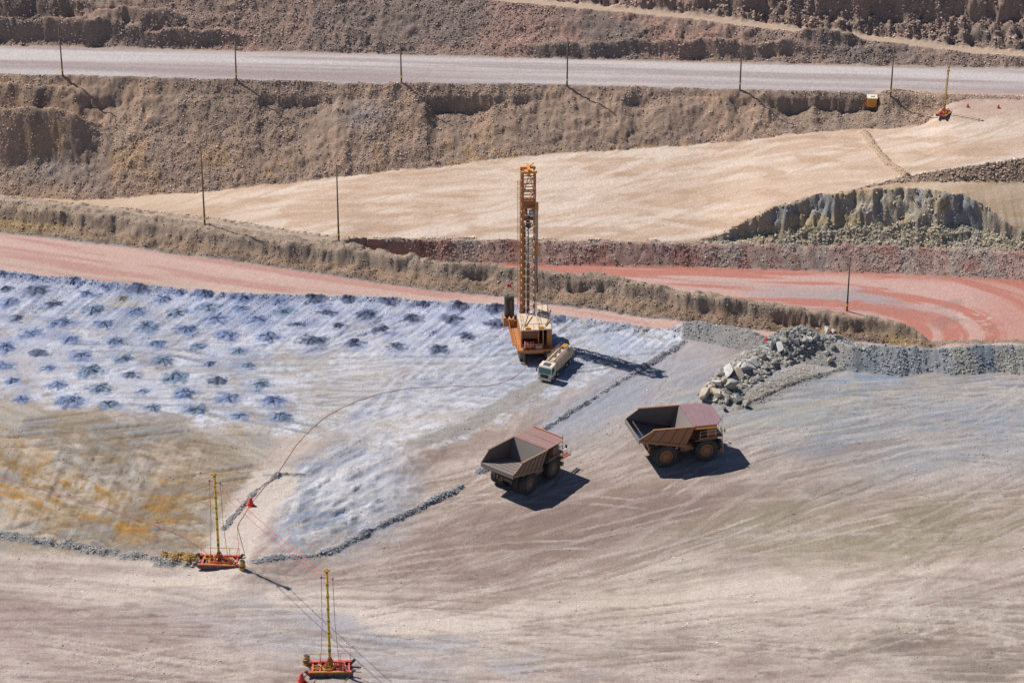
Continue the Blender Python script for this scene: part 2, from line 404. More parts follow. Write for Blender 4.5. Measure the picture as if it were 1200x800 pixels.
fl = mixc(fl, C(142, 150, 160), (eb(1150, 495, 110, 25, 6) + eb(1130, 452, 140, 12, 2)) * sst(.35, .6, ng * .6 + nf * .4) * .75)
fl = mixc(fl, C(176, 164, 140), eb(960, 480, 110, 22, -18) * sst(.4, .6, rad2) * .9)
fl = mixc(fl, C(182, 177, 180), (eb(420, 760, 150, 40, 14) + eb(300, 720, 160, 22, 8)) * (.4 + .5 * sst(.4, .6, hor)))
fl = mixc(fl, C(170, 150, 142), (eb(60, 730, 160, 20, 3) + eb(120, 790, 180, 18, 2)) * sst(.4, .62, hor) * .8)
fl = mixc(fl, C(198, 184, 172), (eb(160, 690, 260, 24, 5)) * (.5 + .5 * sst(.4, .6, hor)) * .8)
fl = mixc(fl, C(120, 100, 88), sst(.64, .76, fbm(PX / 30, PY / 6, 69, 4)) * sst(640, 690, PY) * .55)
rad3 = fbm(th * 300, rr * 5.0, 165, 2, .6); hor3 = streak(5, 60, 3, 166, 3)
fine = rad3 * bl + hor3 * (1 - bl)
fl = mixc(fl, C(206, 192, 178), sst(.58, .72, fine) * .14)
fl = mixc(fl, C(136, 120, 108), sst(.42, .28, fine) * .14)
spk = fbm(PX / 3.2, PY / 1.8, 167, 3)
fl = mixc(fl, C(130, 116, 104), sst(.62, .74, spk) * .35 * sst(.42, .6, ng))
brk = fbm(PX / 26, PY / 5, 168, 4)
fl = mixc(fl, C(150, 132, 118), sst(.60, .72, brk) * .45 * sst(.40, .56, fbm(PX / 120, PY / 50, 169, 3)) * sst(540, 600, PY))
fl = mixc(fl, C(208, 194, 182), sst(.38, .28, brk) * .4)
# tyre tracks: thin curved pairs of lines that follow the traffic
def splat(tracks):
    M = np.zeros((NY, NX), dtype=np.float32)
    for pts, w, a in tracks:
        P_ = np.asarray(pts)
        seg = np.hypot(*np.diff(P_, axis=0).T); cum = np.concatenate([[0], np.cumsum(seg)])
        s_ = np.arange(0, cum[-1], .12)
        x = np.interp(s_, cum, P_[:, 0]); y = np.interp(s_, cum, P_[:, 1])
        tx = np.gradient(x); ty = np.gradient(y); L_ = np.hypot(tx, ty) + 1e-6; nx_, ny_ = -ty / L_, tx / L_
        al = a * sst(0, 4, s_) * sst(0, 4, cum[-1] - s_) * (.45 + .9 * vnoise(s_ * .35, s_ * 0 + len(M), 7))
        for o in np.arange(-w / 2, w / 2 + .01, .2):
            ii_ = np.round(np.interp(x + nx_ * o, GX, np.arange(NX))).astype(int); jj_ = np.round(np.interp(y + ny_ * o, GY, np.arange(NY))).astype(int)
            M[jj_, ii_] = np.maximum(M[jj_, ii_], al)
    return M
def make_tracks(seed, n, boxes, gauge, w, a0, a1, amp=.25, L0=20, L1=60):
    R_ = random.Random(seed); out = []
    for _ in range(n):
        bx = R_.choice(boxes); x0, y0 = R_.uniform(bx[0], bx[1]), R_.uniform(bx[2], bx[3]); hd = math.radians(bx[4] + R_.gauss(0, bx[5])); cv = R_.gauss(0, .008); L_ = R_.uniform(L0, L1)
        X0, Y0 = unproj(x0, y0, 0); P_ = []; x, y = X0, Y0
        for k in range(int(L_)):
            P_.append((x, y)); hd += cv + .004 * math.sin(k * .21 + x0); x += math.cos(hd); y += math.sin(hd)
        P_ = np.array(P_); d = np.gradient(P_, axis=0); nn = np.stack([-d[:, 1], d[:, 0]], -1); al = R_.uniform(a0, a1)
        for s_ in (-1, 1): out.append((P_ + nn * s_ * gauge / 2, w, al))
    return out
FB = [(-60, 500, 675, 800, -4, 7), (300, 800, 580, 700, 32, 9), (400, 1100, 690, 800, 6, 10), (700, 1150, 520, 680, 22, 10), (860, 1150, 445, 540, 12, 8), (560, 800, 470, 560, 48, 9)]
TD = splat(make_tracks(3, 80, FB, 5.6, .55, .2, .6) + make_tracks(4, 110, FB, 2.0, .2, .3, .8))
TL = splat(make_tracks(5, 50, FB, 5.2, .6, .15, .45) + make_tracks(6, 90, FB, 2.2, .2, .3, .7))
patch = fbm(PX / 55, PY / 16, 270, 5)
fl = mixc(fl, C(146, 125, 116), (eb(600, 635, 230, 42, -13) + eb(780, 590, 160, 26, -14)) * (.35 + .65 * sst(.40, .60, patch * .6 + rad * .4)) * .9)
fl = mixc(fl, C(156, 144, 120), (eb(1090, 622, 180, 34, -8) * 1.0 + eb(900, 610, 120, 22, -12) * .6) * (.3 + .7 * sst(.44, .54, patch)) * 1.0)
fl = mixc(fl, C(140, 126, 114), (eb(1110, 735, 140, 26, -12) + eb(1170, 785, 110, 20, -12) + eb(900, 752, 120, 12, 4) * .7 + eb(700, 760, 80, 16, 10) * .7 + eb(520, 690, 90, 14, -10) * .5) * sst(.42, .58, patch) * .85)
fl = mixc(fl, C(216, 199, 185), (eb(860, 690, 260, 28, -3) + eb(600, 735, 200, 22, 4) + eb(180, 684, 260, 20, 4) + eb(380, 715, 170, 20, 12) + eb(1050, 690, 160, 22, -2)) * (.25 + .7 * sst(.44, .54, stk)) * .9)
fl = mixc(fl, C(154, 161, 168), (eb(1060, 485, 240, 46, 3) + eb(1120, 540, 160, 26, -4) * .6) * (.55 + .45 * sst(.36, .62, streak(-8, 80, 7, 271))) * .85)
fl = mixc(fl, C(134, 148, 164), (eb(1160, 490, 90, 28, 4) + eb(1100, 452, 140, 11, 2) + eb(1010, 455, 60, 10, -4) + eb(940, 520, 90, 16, -10) * .6) * sst(.42, .52, patch) * .85)
fl = mixc(fl, C(172, 170, 176), (eb(560, 770, 130, 26, 14) + eb(400, 745, 140, 26, 12)) * sst(.40, .58, patch) * .6)
fl = mixc(fl, C(176, 154, 148), (eb(60, 735, 200, 24, 2)) * sst(.38, .58, patch) * .7)
RELIEF += -.10 * TD + .07 * TL
fl = mixc(fl, C(140, 123, 112), TD * .8)
fl = mixc(fl, C(210, 197, 187), TL * .7)
# grey ground right of the windrow and around the trucks
fl = mixc(fl, C(160, 162, 172), (eb(760, 440, 110, 42, -28) + eb(680, 490, 60, 22, -30)) * (.65 + .3 * sst(.4, .6, streak(-32, 60, 5, 70))))
fl = mixc(fl, C(186, 172, 160), eb(720, 500, 70, 20, -20) * .5)
# blasted pattern and its dusty flanks
lowb = np.interp(PX, [-100, 0, 100, 200, 300, 360, 420, 480, 560, 640, 800, 810], [468, 476, 484, 493, 505, 512, 522, 530, 500, 470, 402, 330])
lowb = lowb + (ng - .5) * 34 + (nf - .5) * 14
PADM = sst(6, -8, PY - lowb) * (PX < 806)
dia = streak(-38, 55, 6, 71, 4)
pad = np.zeros_like(fl); pad[:] = C(186, 180, 177)
pad = mixc(pad, C(212, 212, 216), sst(.47, .54, fbm(PX / 26, PY / 8, 72, 5, .6)))
pad = mixc(pad, C(142, 156, 182), sst(440, 350, PY) * sst(.60, .40, fbm(PX / 34, PY / 13, 73, 5)) * .9)
pad = mixc(pad, C(222, 222, 230), sst(.57, .61, fbm(PX / 13, PY / 5, 175, 4, .6)) * .7)
pad = mixc(pad, C(150, 156, 178), sst(.58, .62, fbm(PX / 12, PY / 4.5, 176, 4, .6)) * .7 * sst(470, 400, PY))
pad = mixc(pad, C(152, 155, 158), (eb(120, 350, 130, 32, 7) + eb(300, 345, 120, 12, 5)) * (.45 + .5 * sst(.4, .6, dia)))
pad = mixc(pad, C(184, 170, 158), sst(.53, .58, fbm(PX / 28, PY / 8, 74, 5, .6)) * .8)
pad = mixc(pad, C(140, 146, 166), sst(.56, .74, dia) * sst(430, 380, PY) * .6)
pad = mixc(pad, C(214, 214, 226), sst(.44, .30, dia) * sst(430, 360, PY) * .5)
pad = mixc(pad, C(140, 140, 148), sst(.60, .68, fbm(PX / 5, PY / 2.5, 174, 3)) * .6)
pad = mixc(pad, C(196, 188, 182), (eb(430, 440, 75, 28, 4) + eb(385, 470, 70, 18, -5)) * (.6 + .4 * sst(.35, .6, nf)))
pad = mixc(pad, C(166, 158, 150), (eb(430, 440, 75, 28, 4) + eb(385, 470, 70, 18, -5)) * sst(.58, .7, nf * .5 + hor * .5) * .6)
pad = mixc(pad, C(176, 184, 202), (eb(560, 400, 90, 26, 12) + eb(590, 440, 90, 24, -8) + eb(720, 402, 70, 18, 14)) * (.55 + .4 * sst(.35, .62, dia)))
pad = mixc(pad, C(146, 162, 196), (eb(470, 372, 120, 24, 6) + eb(300, 372, 120, 20, 5) * .7 + eb(90, 350, 120, 24, 5) * .5) * sst(.44, .54, fbm(PX / 22, PY / 8, 178, 5, .6)) * .75)
pad = mixc(pad, C(204, 204, 220), (eb(580, 385, 60, 12, 8) + eb(480, 370, 90, 16, 5)) * sst(.45, .6, dia) * .9)
pad = mixc(pad, C(150, 158, 182), (eb(490, 455, 26, 6, -28) + eb(450, 462, 30, 4, -10) + eb(515, 450, 18, 7, 20) + eb(430, 488, 16, 10, 40)) * sst(.3, .5, nf) * .9)
pad = mixc(pad, C(196, 186, 178), (eb(500, 492, 100, 14, -10)) * .6)
rnd = random.Random(5)
HM = []          # mound: (px, py, strength)
for ri, row in enumerate(MOUND_ROWS):
    for (mx, my) in row:
        s_ = .55 + .45 * rnd.random()
        if mx > 330 and my < 420: s_ = 1.0
        HM.append((mx, my, s_))
        if abs(mx - 143) < 4 and abs(my - 350) < 4:
            pad = mixc(pad, C(176, 163, 140), eb(mx + 3, my + 1, 13, 6)); continue
        pad = mixc(pad, C(212, 213, 226), eb(mx, my + 2, 24, 10) * .6 * (1 if rnd.random() < .7 else .3))
        pad = mixc(pad, C(126, 140, 178), eb(mx - 1, my + .5, 15 + 6 * rnd.random(), 6.5 + 2 * rnd.random(), rnd.uniform(-12, 12)) * s_ * .75)
brown_dig = [(30, 446, 16, 6), (192, 424, 22, 5), (285, 448, 7, 12), (240, 470, 12, 5), (300, 486, 16, 7), (155, 468, 9, 6), (335, 470, 8, 10), (60, 472, 18, 7), (210, 492, 25, 6), (258, 493, 22, 5)]
for (a, b, c_, d_) in brown_dig:
    pad = mixc(pad, C(160, 146, 134), eb(a, b, c_, d_, 25, 3) * .8 * sst(.3, .5, nf))
pg = pad.mean(-1, keepdims=True); pad = pg + (pad - pg) * .9
PB = [(340, 640, 400, 520, 40, 14), (350, 560, 420, 480, 5, 12), (0, 330, 400, 480, 4, 12)]
pt_ = splat(make_tracks(8, 80, PB, 2.4, .4, .3, 1, L0=10, L1=34)); RELIEF += -.14 * pt_ * PADM
pad = mixc(pad, C(146, 144, 150), pt_ * .7)
pad = mixc(pad, C(218, 216, 222), splat(make_tracks(9, 50, PB, 2.2, .6, .3, .8, L0=10, L1=30)) * .7)
fl = fl + (pad - fl) * PADM[..., None]
# ochre ground in front of the pattern, on the left
OM = sst(-6, 10, PY - lowb) * sst(660, 640, PY + (ng - .5) * 10) * sst(335, 270, PX + (PY - 560) * .55 + (ng - .5) * 40)
och = np.zeros_like(fl); och[:] = C(184, 172, 158)
d2 = streak(24, 70, 7, 75, 4); d3 = streak(-62, 40, 9, 76, 4)
och = mixc(och, C(148, 146, 144), (eb(200, 530, 90, 28, 6) + eb(90, 510, 120, 20, 6)) * (.5 + .5 * sst(.4, .6, nf)))
och = mixc(och, C(180, 144, 92), (eb(150, 605, 95, 34, 12) + eb(200, 575, 60, 30, 20) + eb(20, 560, 80, 30, 20) * .8) * sst(.44, .51, d2 * .5 + ng * .5))
och = mixc(och, C(182, 134, 62), (eb(160, 622, 70, 13, 16) + eb(205, 590, 18, 16, 60)) * sst(.44, .50, nf * .5 + d2 * .5))
och = mixc(och, C(178, 132, 66), (eb(30, 555, 110, 30, 16) + eb(120, 600, 130, 30, 14) + eb(200, 560, 50, 40, 40) * .7) * sst(.50, .55, streak(24, 45, 6, 279, 5)) * .85)
och = mixc(och, C(206, 192, 176), sst(.54, .59, d3) * (.75 * eb(130, 570, 150, 60, 10)))
och = mixc(och, C(152, 132, 104), sst(.55, .40, d2) * .5)
OB = [(-20, 230, 500, 630, -40, 22)]
omk = sst(.44, .58, fbm(PX / 45, PY / 22, 272, 3))
ot = splat(make_tracks(11, 70, OB, 2.6, .45, .4, 1, L0=8, L1=24) + make_tracks(13, 40, [(-20, 230, 500, 640, 12, 12)], 3.2, .45, .4, 1, L0=14, L1=40))
RELIEF += -.22 * ot * OM
och = mixc(och, C(152, 150, 150), sst(.52, .57, fbm(PX / 40, PY / 14, 281, 5)) * .7)
och = mixc(och, C(136, 114, 86), ot * .75)
och = mixc(och, C(212, 200, 186), splat(make_tracks(12, 70, OB, 3.0, .9, .4, .9, L0=6, L1=16)) * .5 * (1 - omk))
fl = fl + (och - fl) * OM[..., None]
# pale access ramp beside the mast and the swirled blue ground
rampP = pline([(322, 562), (300, 590), (275, 630), (262, 662)])
dr, _, _ = pdist(rampP, XX, YY)
SW = eb(400, 585, 85, 62, -25, 4) * sst(300, 330, PX + (PY - 560) * .25)
ang_ = np.arctan2((PY - 600) * 2.2, PX - 400); rsw = np.hypot((PY - 640) * 1.5, PX - 430)
sw = fbm(rsw / 8 + (ng - .5) * 5, ang_ * 2.6 + (nf - .5) * 2, 77, 5, .65)
fl = mixc(fl, C(190, 182, 178), SW)
fl = mixc(fl, C(150, 160, 182), SW * sst(.51, .57, sw) * .9)
fl = mixc(fl, C(140, 138, 136), SW * sst(.45, .39, sw) * .8)
for k in range(1, 13):
    base_ = [(536 - 2 * k, 566), (500, 588), (440, 618), (400, 640), (365, 651), (330, 657)]
    q_ = [(a - 5.5 * k * (.4 + .6 * t_) - 3 * k * (1 - t_), b - 8.2 * k * (1 - .25 * t_)) for t_, (a, b) in zip((0, .2, .4, .6, .8, 1), base_)]
    P_ = pline(q_); P_ = np.array([P_[i_] * (1 - t_) + P_[i_ + 1] * t_ for i_ in range(5) for t_ in np.arange(0, 1, .125)])
    for _ in range(6): P_[1:-1] = (P_[:-2] + 2 * P_[1:-1] + P_[2:]) / 4
    mk = splat([(P_ + np.array([0, (fbm(np.arange(len(P_)) * .2, np.arange(len(P_)) * 0 + k, 340, 2) - .5).mean()]), .9, 1.0)]) * sst(.35, .6, fbm(PX / 22, PY / 10, 341 + k, 3))
    fl = mixc(fl, [C(128, 142, 172), C(142, 138, 136), C(222, 218, 216)][k % 3], SW * mk)
    RELIEF += (SW * mk * (.34 if k % 3 == 2 else -.26)).astype(np.float32)
SB = [(330, 460, 540, 640, 58, 14), (340, 470, 540, 620, 30, 14)]
fl = mixc(fl, C(136, 142, 158), SW * splat(make_tracks(14, 60, SB, 2.8, .7, .4, 1, L0=8, L1=22)) * .8)
fl = mixc(fl, C(214, 210, 210), SW * splat(make_tracks(15, 60, SB, 2.4, .8, .4, 1, L0=8, L1=22)) * .8)
fl = mixc(fl, C(206, 192, 180), sst(4.6, 3.0, dr + (nf - .5) * 2) * .95)
# dozed path
dz_, _, _ = pdist(pline([(640, 447), (600, 468), (548, 500), (488, 526)]), XX, YY)
fl = mixc(fl, C(160, 153, 146), sst(1.9, 1.3, dz_ + (nf - .5) * 1.0) * .85)
# gravel in windrows and the rubble pile
for wdm, cc in zip(WD, [(146, 145, 146), (140, 140, 140), (146, 145, 145), (152, 147, 142), (150, 146, 142), (150, 146, 142), (165, 128, 66), (140, 134, 124)]):
    fl = mixc(fl, C(*cc), sst(.03, .3, wdm))
fl = mixc(fl, C(168, 160, 146), sst(0, .35, PILEH) * .9)
fl = mixc(fl, C(158, 148, 132), APRON * .8)
KB = sst(955, 1045, PX + (ng - .5) * 60)
rightb = (PX > 800) & (ZONE >= Zk('AIN'))
fl = mixc(fl, C(158, 160, 160), (rightb * 1.0) * KB * .9)
fl = mixc(fl, C(128, 138, 146), (rightb * 1.0) * KB * sst(.48, .6, fbm(XX * .2, YY * .2, 331, 3)) * .8)
fl = mixc(fl, C(176, 168, 154), (rightb * 1.0) * KB * sst(.54, .66, fbm(XX * .25, YY * .25, 332, 3)) * .8)
fl = mixc(fl, C(146, 144, 140), (rightb * 1.0) * (1 - KB) * .8)
GC = np.where(F_FLOOR[..., None], fl, GC)
# lower red haul road
ra = streak(8.5, 160, 7, 80, 5)
rd = np.zeros_like(fl); rd[:] = C(206, 172, 160)
rd = mixc(rd, C(196, 172, 156), sst(.35, 1, 1 - TT) * .7 * (PX < 700))
rd = mixc(rd, C(192, 146, 134), sst(.52, .68, ra) * .8)
rd = mixc(rd, C(212, 180, 166), sst(.48, .34, ra) * .6)
rd = mixc(rd, C(160, 145, 135), sst(.93, 1, TT) * .8)
GC = np.where(F_LROAD[..., None], rd, GC)
# upper red road with its bend
thr = np.hypot((PX - 985), (PY - 395) * 3.3)
ur = fbm(thr / 16, np.arctan2(PY - 395, PX - 985) * 2, 81, 5)
kb = sst(900, 1080, PX); ust = ur * kb + streak(2.5, 170, 5, 82, 5) * (1 - kb)
rd = np.zeros_like(fl); rd[:] = C(206, 164, 152)
rd = mixc(rd, C(204, 172, 162), eb(860, 330, 240, 16, 3, 2, PX, PY) * .9)
rd = mixc(rd, C(176, 160, 158), (eb(960, 350, 110, 10, 6) + eb(1040, 362, 60, 12, 18)) * .9)
rd = mixc(rd, C(190, 122, 106), sst(.48, .62, ust) * .85)
rd = mixc(rd, C(190, 128, 114), sst(1130, 1180, PX) * .4)
rd = mixc(rd, C(150, 130, 122), sst(.58, .7, fbm(PX / 22, PY / 8, 83, 4)) * eb(1130, 375, 60, 22, 10) * .8)
rd = mixc(rd, C(214, 196, 184), sst(.6, .68, fbm(PX / 9, PY / 4, 84, 3)) * eb(1135, 378, 35, 14, 10) * .7)
rd = mixc(rd, C(182, 116, 100), sst(.86, 1, TT) * .6)
GC = np.where(F_UROAD[..., None], rd, GC)
# banks: colours of the rock itself
bk = np.zeros_like(fl); bk[:] = C(186, 154, 126)
vs = fbm(XX * .35, YY * .08, 85, 4); bs = fbm(XX * .12, Z * .45, 86, 4)
bk = mixc(bk, C(168, 140, 116), sst(.45, .6, vs))
bk = mixc(bk, C(196, 162, 104), (gblob(30, 258, 60, 14) + gblob(1020, 395, 60, 20) + gblob(950, 388, 40, 14)) * sst(.35, .55, bs) * .9)
bk = mixc(bk, C(150, 146, 142), sst(.28, .0, np.where(ZONE == Zk('C'), TT, 1)) * .85)
bk = mixc(bk, C(190, 168, 148), (ZONE > Zk('C')) * .6)
GC = np.where(F_MED[..., None], bk, GC)
bk = np.zeros_like(fl); bk[:] = C(196, 160, 144)
bk = mixc(bk, C(186, 168, 152), sst(.42, .6, vs) * .8)
bk = mixc(bk, C(178, 122, 106), sst(.55, .7, fbm(XX * .2, YY * .3, 87, 4)) * .7)
GC = np.where(F_RBANK[..., None], bk, GC)

bk = np.zeros_like(fl); bk[:] = C(184, 168, 146)
bk = mixc(bk, C(158, 156, 152), sst(.42, .58, vs))
bk = mixc(bk, C(190, 164, 116), sst(.52, .66, bs) * .7)
bk = mixc(bk, C(176, 160, 130), (ZONE == Zk('I')) * .7)
GC = np.where(F_CLIFF[..., None], bk, GC)
lft = (F_RBANK | F_UROAD | F_CLIFF) & (PX < 425)
GC = np.where(lft[..., None], C(190, 168, 148)[None, None, :], GC)
# tan bench
ts = streak(-9, 150, 7, 88, 5); ts2 = streak(-20, 60, 4, 89, 4)
bk = np.zeros_like(fl); bk[:] = C(220, 195, 174)
bk = mixc(bk, C(228, 208, 190), sst(.48, .62, ts) * .8)
bk = mixc(bk, C(204, 174, 150), sst(.52, .38, ts) * .6)
bk = mixc(bk, C(198, 168, 140), sst(.58, .7, ts2) * .55)
bk = mixc(bk, C(196, 164, 138), sst(.54, .68, fbm(PX / 50, PY / 9, 333, 5)) * .7)
bk = mixc(bk, C(198, 170, 142), sst(330, 150, PX) * .6)
TB = [(300, 900, 200, 270, 6, 8), (600, 1150, 160, 220, 14, 10), (800, 1190, 130, 200, 30, 14)]
def lift(tr, dz): return tr
bk = mixc(bk, C(192, 158, 130), splat([(p_ * 1.0 + np.array([0, 0]), w_, a_) for p_, w_, a_ in make_tracks(21, 60, [(b_[0], b_[1], b_[2] - 16, b_[3] - 16, b_[4], b_[5]) for b_ in TB], 5.0, .8, .3, .8)]) * .6)
bk = mixc(bk, C(234, 214, 196), splat(make_tracks(22, 50, TB, 4.0, .9, .3, .8)) * .6)
bk = mixc(bk, C(196, 168, 152), sst(1090, 1130, PX) * sst(150, 125, PY) * .7)
bk = mixc(bk, C(192, 166, 140), sst(0, .4, WT) * .9)
bk = mixc(bk, C(186, 158, 122), (ZONE == Zk('J')) * .5)
GC = np.where(F_TAN[..., None], bk, GC)
bk = np.zeros_like(fl); bk[:] = C(178, 148, 122)
GC = np.where(F_STEP[..., None], bk, GC)
# brown slope
bk = np.zeros_like(fl); bk[:] = C(184, 154, 132)
bk = mixc(bk, C(172, 145, 125), sst(.42, .6, fbm(XX * .07, YY * .2, 90, 4)))
bk = mixc(bk, C(200, 164, 136), sst(.52, .66, fbm(XX * .16, YY * .05, 91, 4)) * .8)
bk = mixc(bk, C(200, 160, 116), sst(.6, .72, fbm(XX * .25, YY * .15, 92, 4)) * sst(120, 190, PY) * .7)
bk = mixc(bk, C(160, 150, 144), gblob(60, 200, 50, 26) * .7)
bk = mixc(bk, C(162, 156, 152), gblob(425, 135, 30, 20) * .6)
GC = np.where(F_BROWN[..., None], bk, GC)
# upper haul road
hs = streak(1.4, 320, 4, 93, 4)
bk = np.zeros_like(fl); bk[:] = C(186, 172, 168)
bk = mixc(bk, C(204, 194, 190), sst(.42, .6, TT) * sst(.97, .85, TT) * .9)
bk = mixc(bk, C(168, 152, 148), sst(.48, .64, hs) * .7)
bk = mixc(bk, C(212, 202, 198), sst(.46, .34, hs) * .5)
bk = mixc(bk, C(160, 146, 144), sst(.1, .2, TT) * sst(.36, .26, TT) * .45)
bk = mixc(bk, C(180, 160, 146), sst(.92, 1, TT))
bk = mixc(bk, C(196, 168, 150), sst(.16, .02, TT) * sst(1000, 1050, PX))
GC = np.where(F_TROAD[..., None], bk, GC)
bk = np.zeros_like(fl); bk[:] = C(178, 148, 130)
bk = mixc(bk, C(160, 138, 124), sst(.44, .6, fbm(XX * .06, YY * .12, 94, 4)))
bk = mixc(bk, C(192, 150, 132), sst(.54, .68, fbm(XX * .09, YY * .09, 95, 4)) * .8)
GC = np.where((F_USLOPE | F_TOP)[..., None], bk, GC)
bk[:] = C(200, 174, 152)
GC = np.where(F_LEDGE[..., None], bk, GC)
slopes = (F_BROWN | F_USLOPE | F_TOP | F_MED | F_RBANK | F_CLIFF | F_STEP)
sg = GC.mean(-1, keepdims=True); GC = np.where(slopes[..., None], (sg + (GC - sg) * .9) * .9, GC)
GC = np.where(F_MED[..., None], GC * .9, GC); GC = np.where(F_CLIFF[..., None], GC * 1.1, GC)
# fine grain of the colour
Z = Z + RELIEF * F_FLOOR
gr = (fbm(XX * 2.2, YY * 2.2, 96, 3) - .5)
GC = GC * (1 + gr[..., None] * np.where(flat, .16, .30)[..., None])
GC = np.clip(GC, .015, .8)

# ---------------------------------------------------------------- materials
MATS = {}
def newmat(name):
    m = bpy.data.materials.new(name); m.use_nodes = True
    return m, m.node_tree, m.node_tree.nodes['Principled BSDF']
def ground_mat(name, fine, bump, dist, scale=2.4):
    m, nt, b = newmat(name)
    N = nt.nodes; L = nt.links
    at = N.new('ShaderNodeAttribute'); at.attribute_name = 'tint'
    tc = N.new('ShaderNodeTexCoord')
    n = N.new('ShaderNodeTexNoise'); n.inputs['Scale'].default_value = scale; n.inputs['Detail'].default_value = 5; n.inputs['Roughness'].default_value = .65
    L.new(tc.outputs['Object'], n.inputs['Vector'])
    mr = N.new('ShaderNodeMapRange'); mr.inputs[1].default_value = .25; mr.inputs[2].default_value = .75
    mr.inputs[3].default_value = 1 - fine; mr.inputs[4].default_value = 1 + fine
    L.new(n.outputs[0], mr.inputs[0])
    n2_ = N.new('ShaderNodeTexNoise'); n2_.inputs['Scale'].default_value = scale * 1.7; n2_.inputs['Detail'].default_value = 3
    L.new(tc.outputs['Object'], n2_.inputs['Vector'])
    cm = N.new('ShaderNodeVectorMath'); cm.operation = 'MULTIPLY_ADD'; cm.inputs[1].default_value = (.42, .26, .42); cm.inputs[2].default_value = (.79, .87, .79)
    L.new(n2_.outputs['Color'], cm.inputs[0])
    pm = N.new('ShaderNodeVectorMath'); pm.operation = 'MULTIPLY'
    L.new(at.outputs['Color'], pm.inputs[0]); L.new(cm.outputs[0], pm.inputs[1])
    mx = N.new('ShaderNodeVectorMath'); mx.operation = 'SCALE'
    L.new(pm.outputs[0], mx.inputs[0]); L.new(mr.outputs[0], mx.inputs['Scale'])
    L.new(mx.outputs[0], b.inputs['Base Color'])
    bp = N.new('ShaderNodeBump'); bp.inputs['Strength'].default_value = bump; bp.inputs['Distance'].default_value = dist
    L.new(n.outputs[0], bp.inputs['Height']); L.new(bp.outputs[0], b.inputs['Normal'])
    b.inputs['Roughness'].default_value = .95; b.inputs['Specular IOR Level'].default_value = .12
    MATS[name] = m
    return m
ground_mat('packed_dust', .30, .6, .13, 3.4)
ground_mat('loose_rock', .42, .6, .16, 3.8)
ground_mat('stone', .3, .5, .10, 4.0)

def set_tint(me, cols):
    a = me.color_attributes.new('tint', 'FLOAT_COLOR', 'POINT')
    c4 = np.ones((len(cols), 4), dtype=np.float32); c4[:, :3] = cols
    a.data.foreach_set('color', c4.ravel())
def fast_mesh(name, v, f, cols=None, smooth=False):
    me = bpy.data.meshes.new(name)
    v = np.asarray(v, dtype=np.float32); f = np.asarray(f, dtype=np.int32)
    n = f.shape[1]
    me.vertices.add(len(v)); me.vertices.foreach_set('co', v.ravel())
    me.loops.add(f.size); me.loops.foreach_set('vertex_index', f.ravel())
    me.polygons.add(len(f)); me.polygons.foreach_set('loop_start', np.arange(0, f.size, n, dtype=np.int32))
    me.update(calc_edges=True)
    me.polygons.foreach_set('use_smooth', np.full(len(f), smooth))
    if cols is not None: set_tint(me, cols)
    me.update()
    return me

# ---------------------------------------------------------------- terrain pieces of the setting
VV = np.stack([XX, YY, Z], -1).reshape(-1, 3)
CC = GC.reshape(-1, 3)
jj, ii = np.meshgrid(np.arange(NY - 1), np.arange(NX - 1), indexing='ij')
q0 = (jj * NX + ii).ravel()
QF = np.stack([q0, q0 + 1, q0 + NX + 1, q0 + NX], -1)
FZ = ZONE[:-1, :-1].ravel()
def piece(name, zs, mat, smooth):
    sel = np.isin(FZ, zs)
    f = QF[sel]
    used = np.unique(f); mp = np.zeros(len(VV), dtype=np.int32); mp[used] = np.arange(len(used))
    me = fast_mesh(name, VV[used], mp[f], CC[used], smooth)
    me.materials.append(MATS[mat])
    o = bpy.data.objects.new(name, me); COL.objects.link(o)
    o['kind'] = 'structure'
    return o
z_ = lambda a, b: list(range(Zk(a), Zk(b)))
piece('pit_floor', list(range(0, Zk('B'))), 'packed_dust', True)
piece('haul_road_lower', z_('B', 'C'), 'packed_dust', True)
piece('median_bank', z_('C', 'E'), 'loose_rock', True)
piece('haul_road_bend', z_('E', 'G'), 'packed_dust', True)
piece('red_bank', z_('G', 'I'), 'loose_rock', True)
piece('rock_cut', z_('I', 'J'), 'loose_rock', True)
piece('bench_ground', z_('J', 'T2') + z_('T1', 'M'), 'packed_dust', True)
piece('bench_step', z_('T2', 'T1'), 'loose_rock', True)
piece('bench_slope', z_('M', 'N'), 'loose_rock', True)
piece('haul_road_upper', z_('N', 'O'), 'packed_dust', True)
piece('pit_wall_lower', z_('O', 'Q1'), 'loose_rock', True)
piece('ledge_track', z_('Q1', 'Q2'), 'packed_dust', True)
piece('pit_wall_upper', list(range(Zk('Q2'), len(YL))), 'loose_rock', True)

# ---------------------------------------------------------------- loose stones: real small meshes, joined per slope
RNG = np.random.default_rng(11)
def ico():
    p = (1 + 5 ** .5) / 2
    v = np.array([(-1,p,0),(1,p,0),(-1,-p,0),(1,-p,0),(0,-1,p),(0,1,p),(0,-1,-p),(0,1,-p),(p,0,-1),(p,0,1),(-p,0,-1),(-p,0,1)], float)
    v /= np.linalg.norm(v, axis=1)[:, None]
    f = np.array([(0,11,5),(0,5,1),(0,1,7),(0,7,10),(0,10,11),(1,5,9),(5,11,4),(11,10,2),(10,7,6),(7,1,8),(3,9,4),(3,4,2),(3,2,6),(3,6,8),(3,8,9),(4,9,5),(2,4,11),(6,2,10),(8,6,7),(9,8,1)])
    return v, f
IV, IF = ico()
def octa_v():
    v = np.array([(1,0,0),(-1,0,0),(0,1,0),(0,-1,0),(0,0,1),(0,0,-1)], float)
    f = np.array([(0,2,4),(2,1,4),(1,3,4),(3,0,4),(2,0,5),(1,2,5),(3,1,5),(0,3,5)])
    return v, f
OV, OF = octa_v()
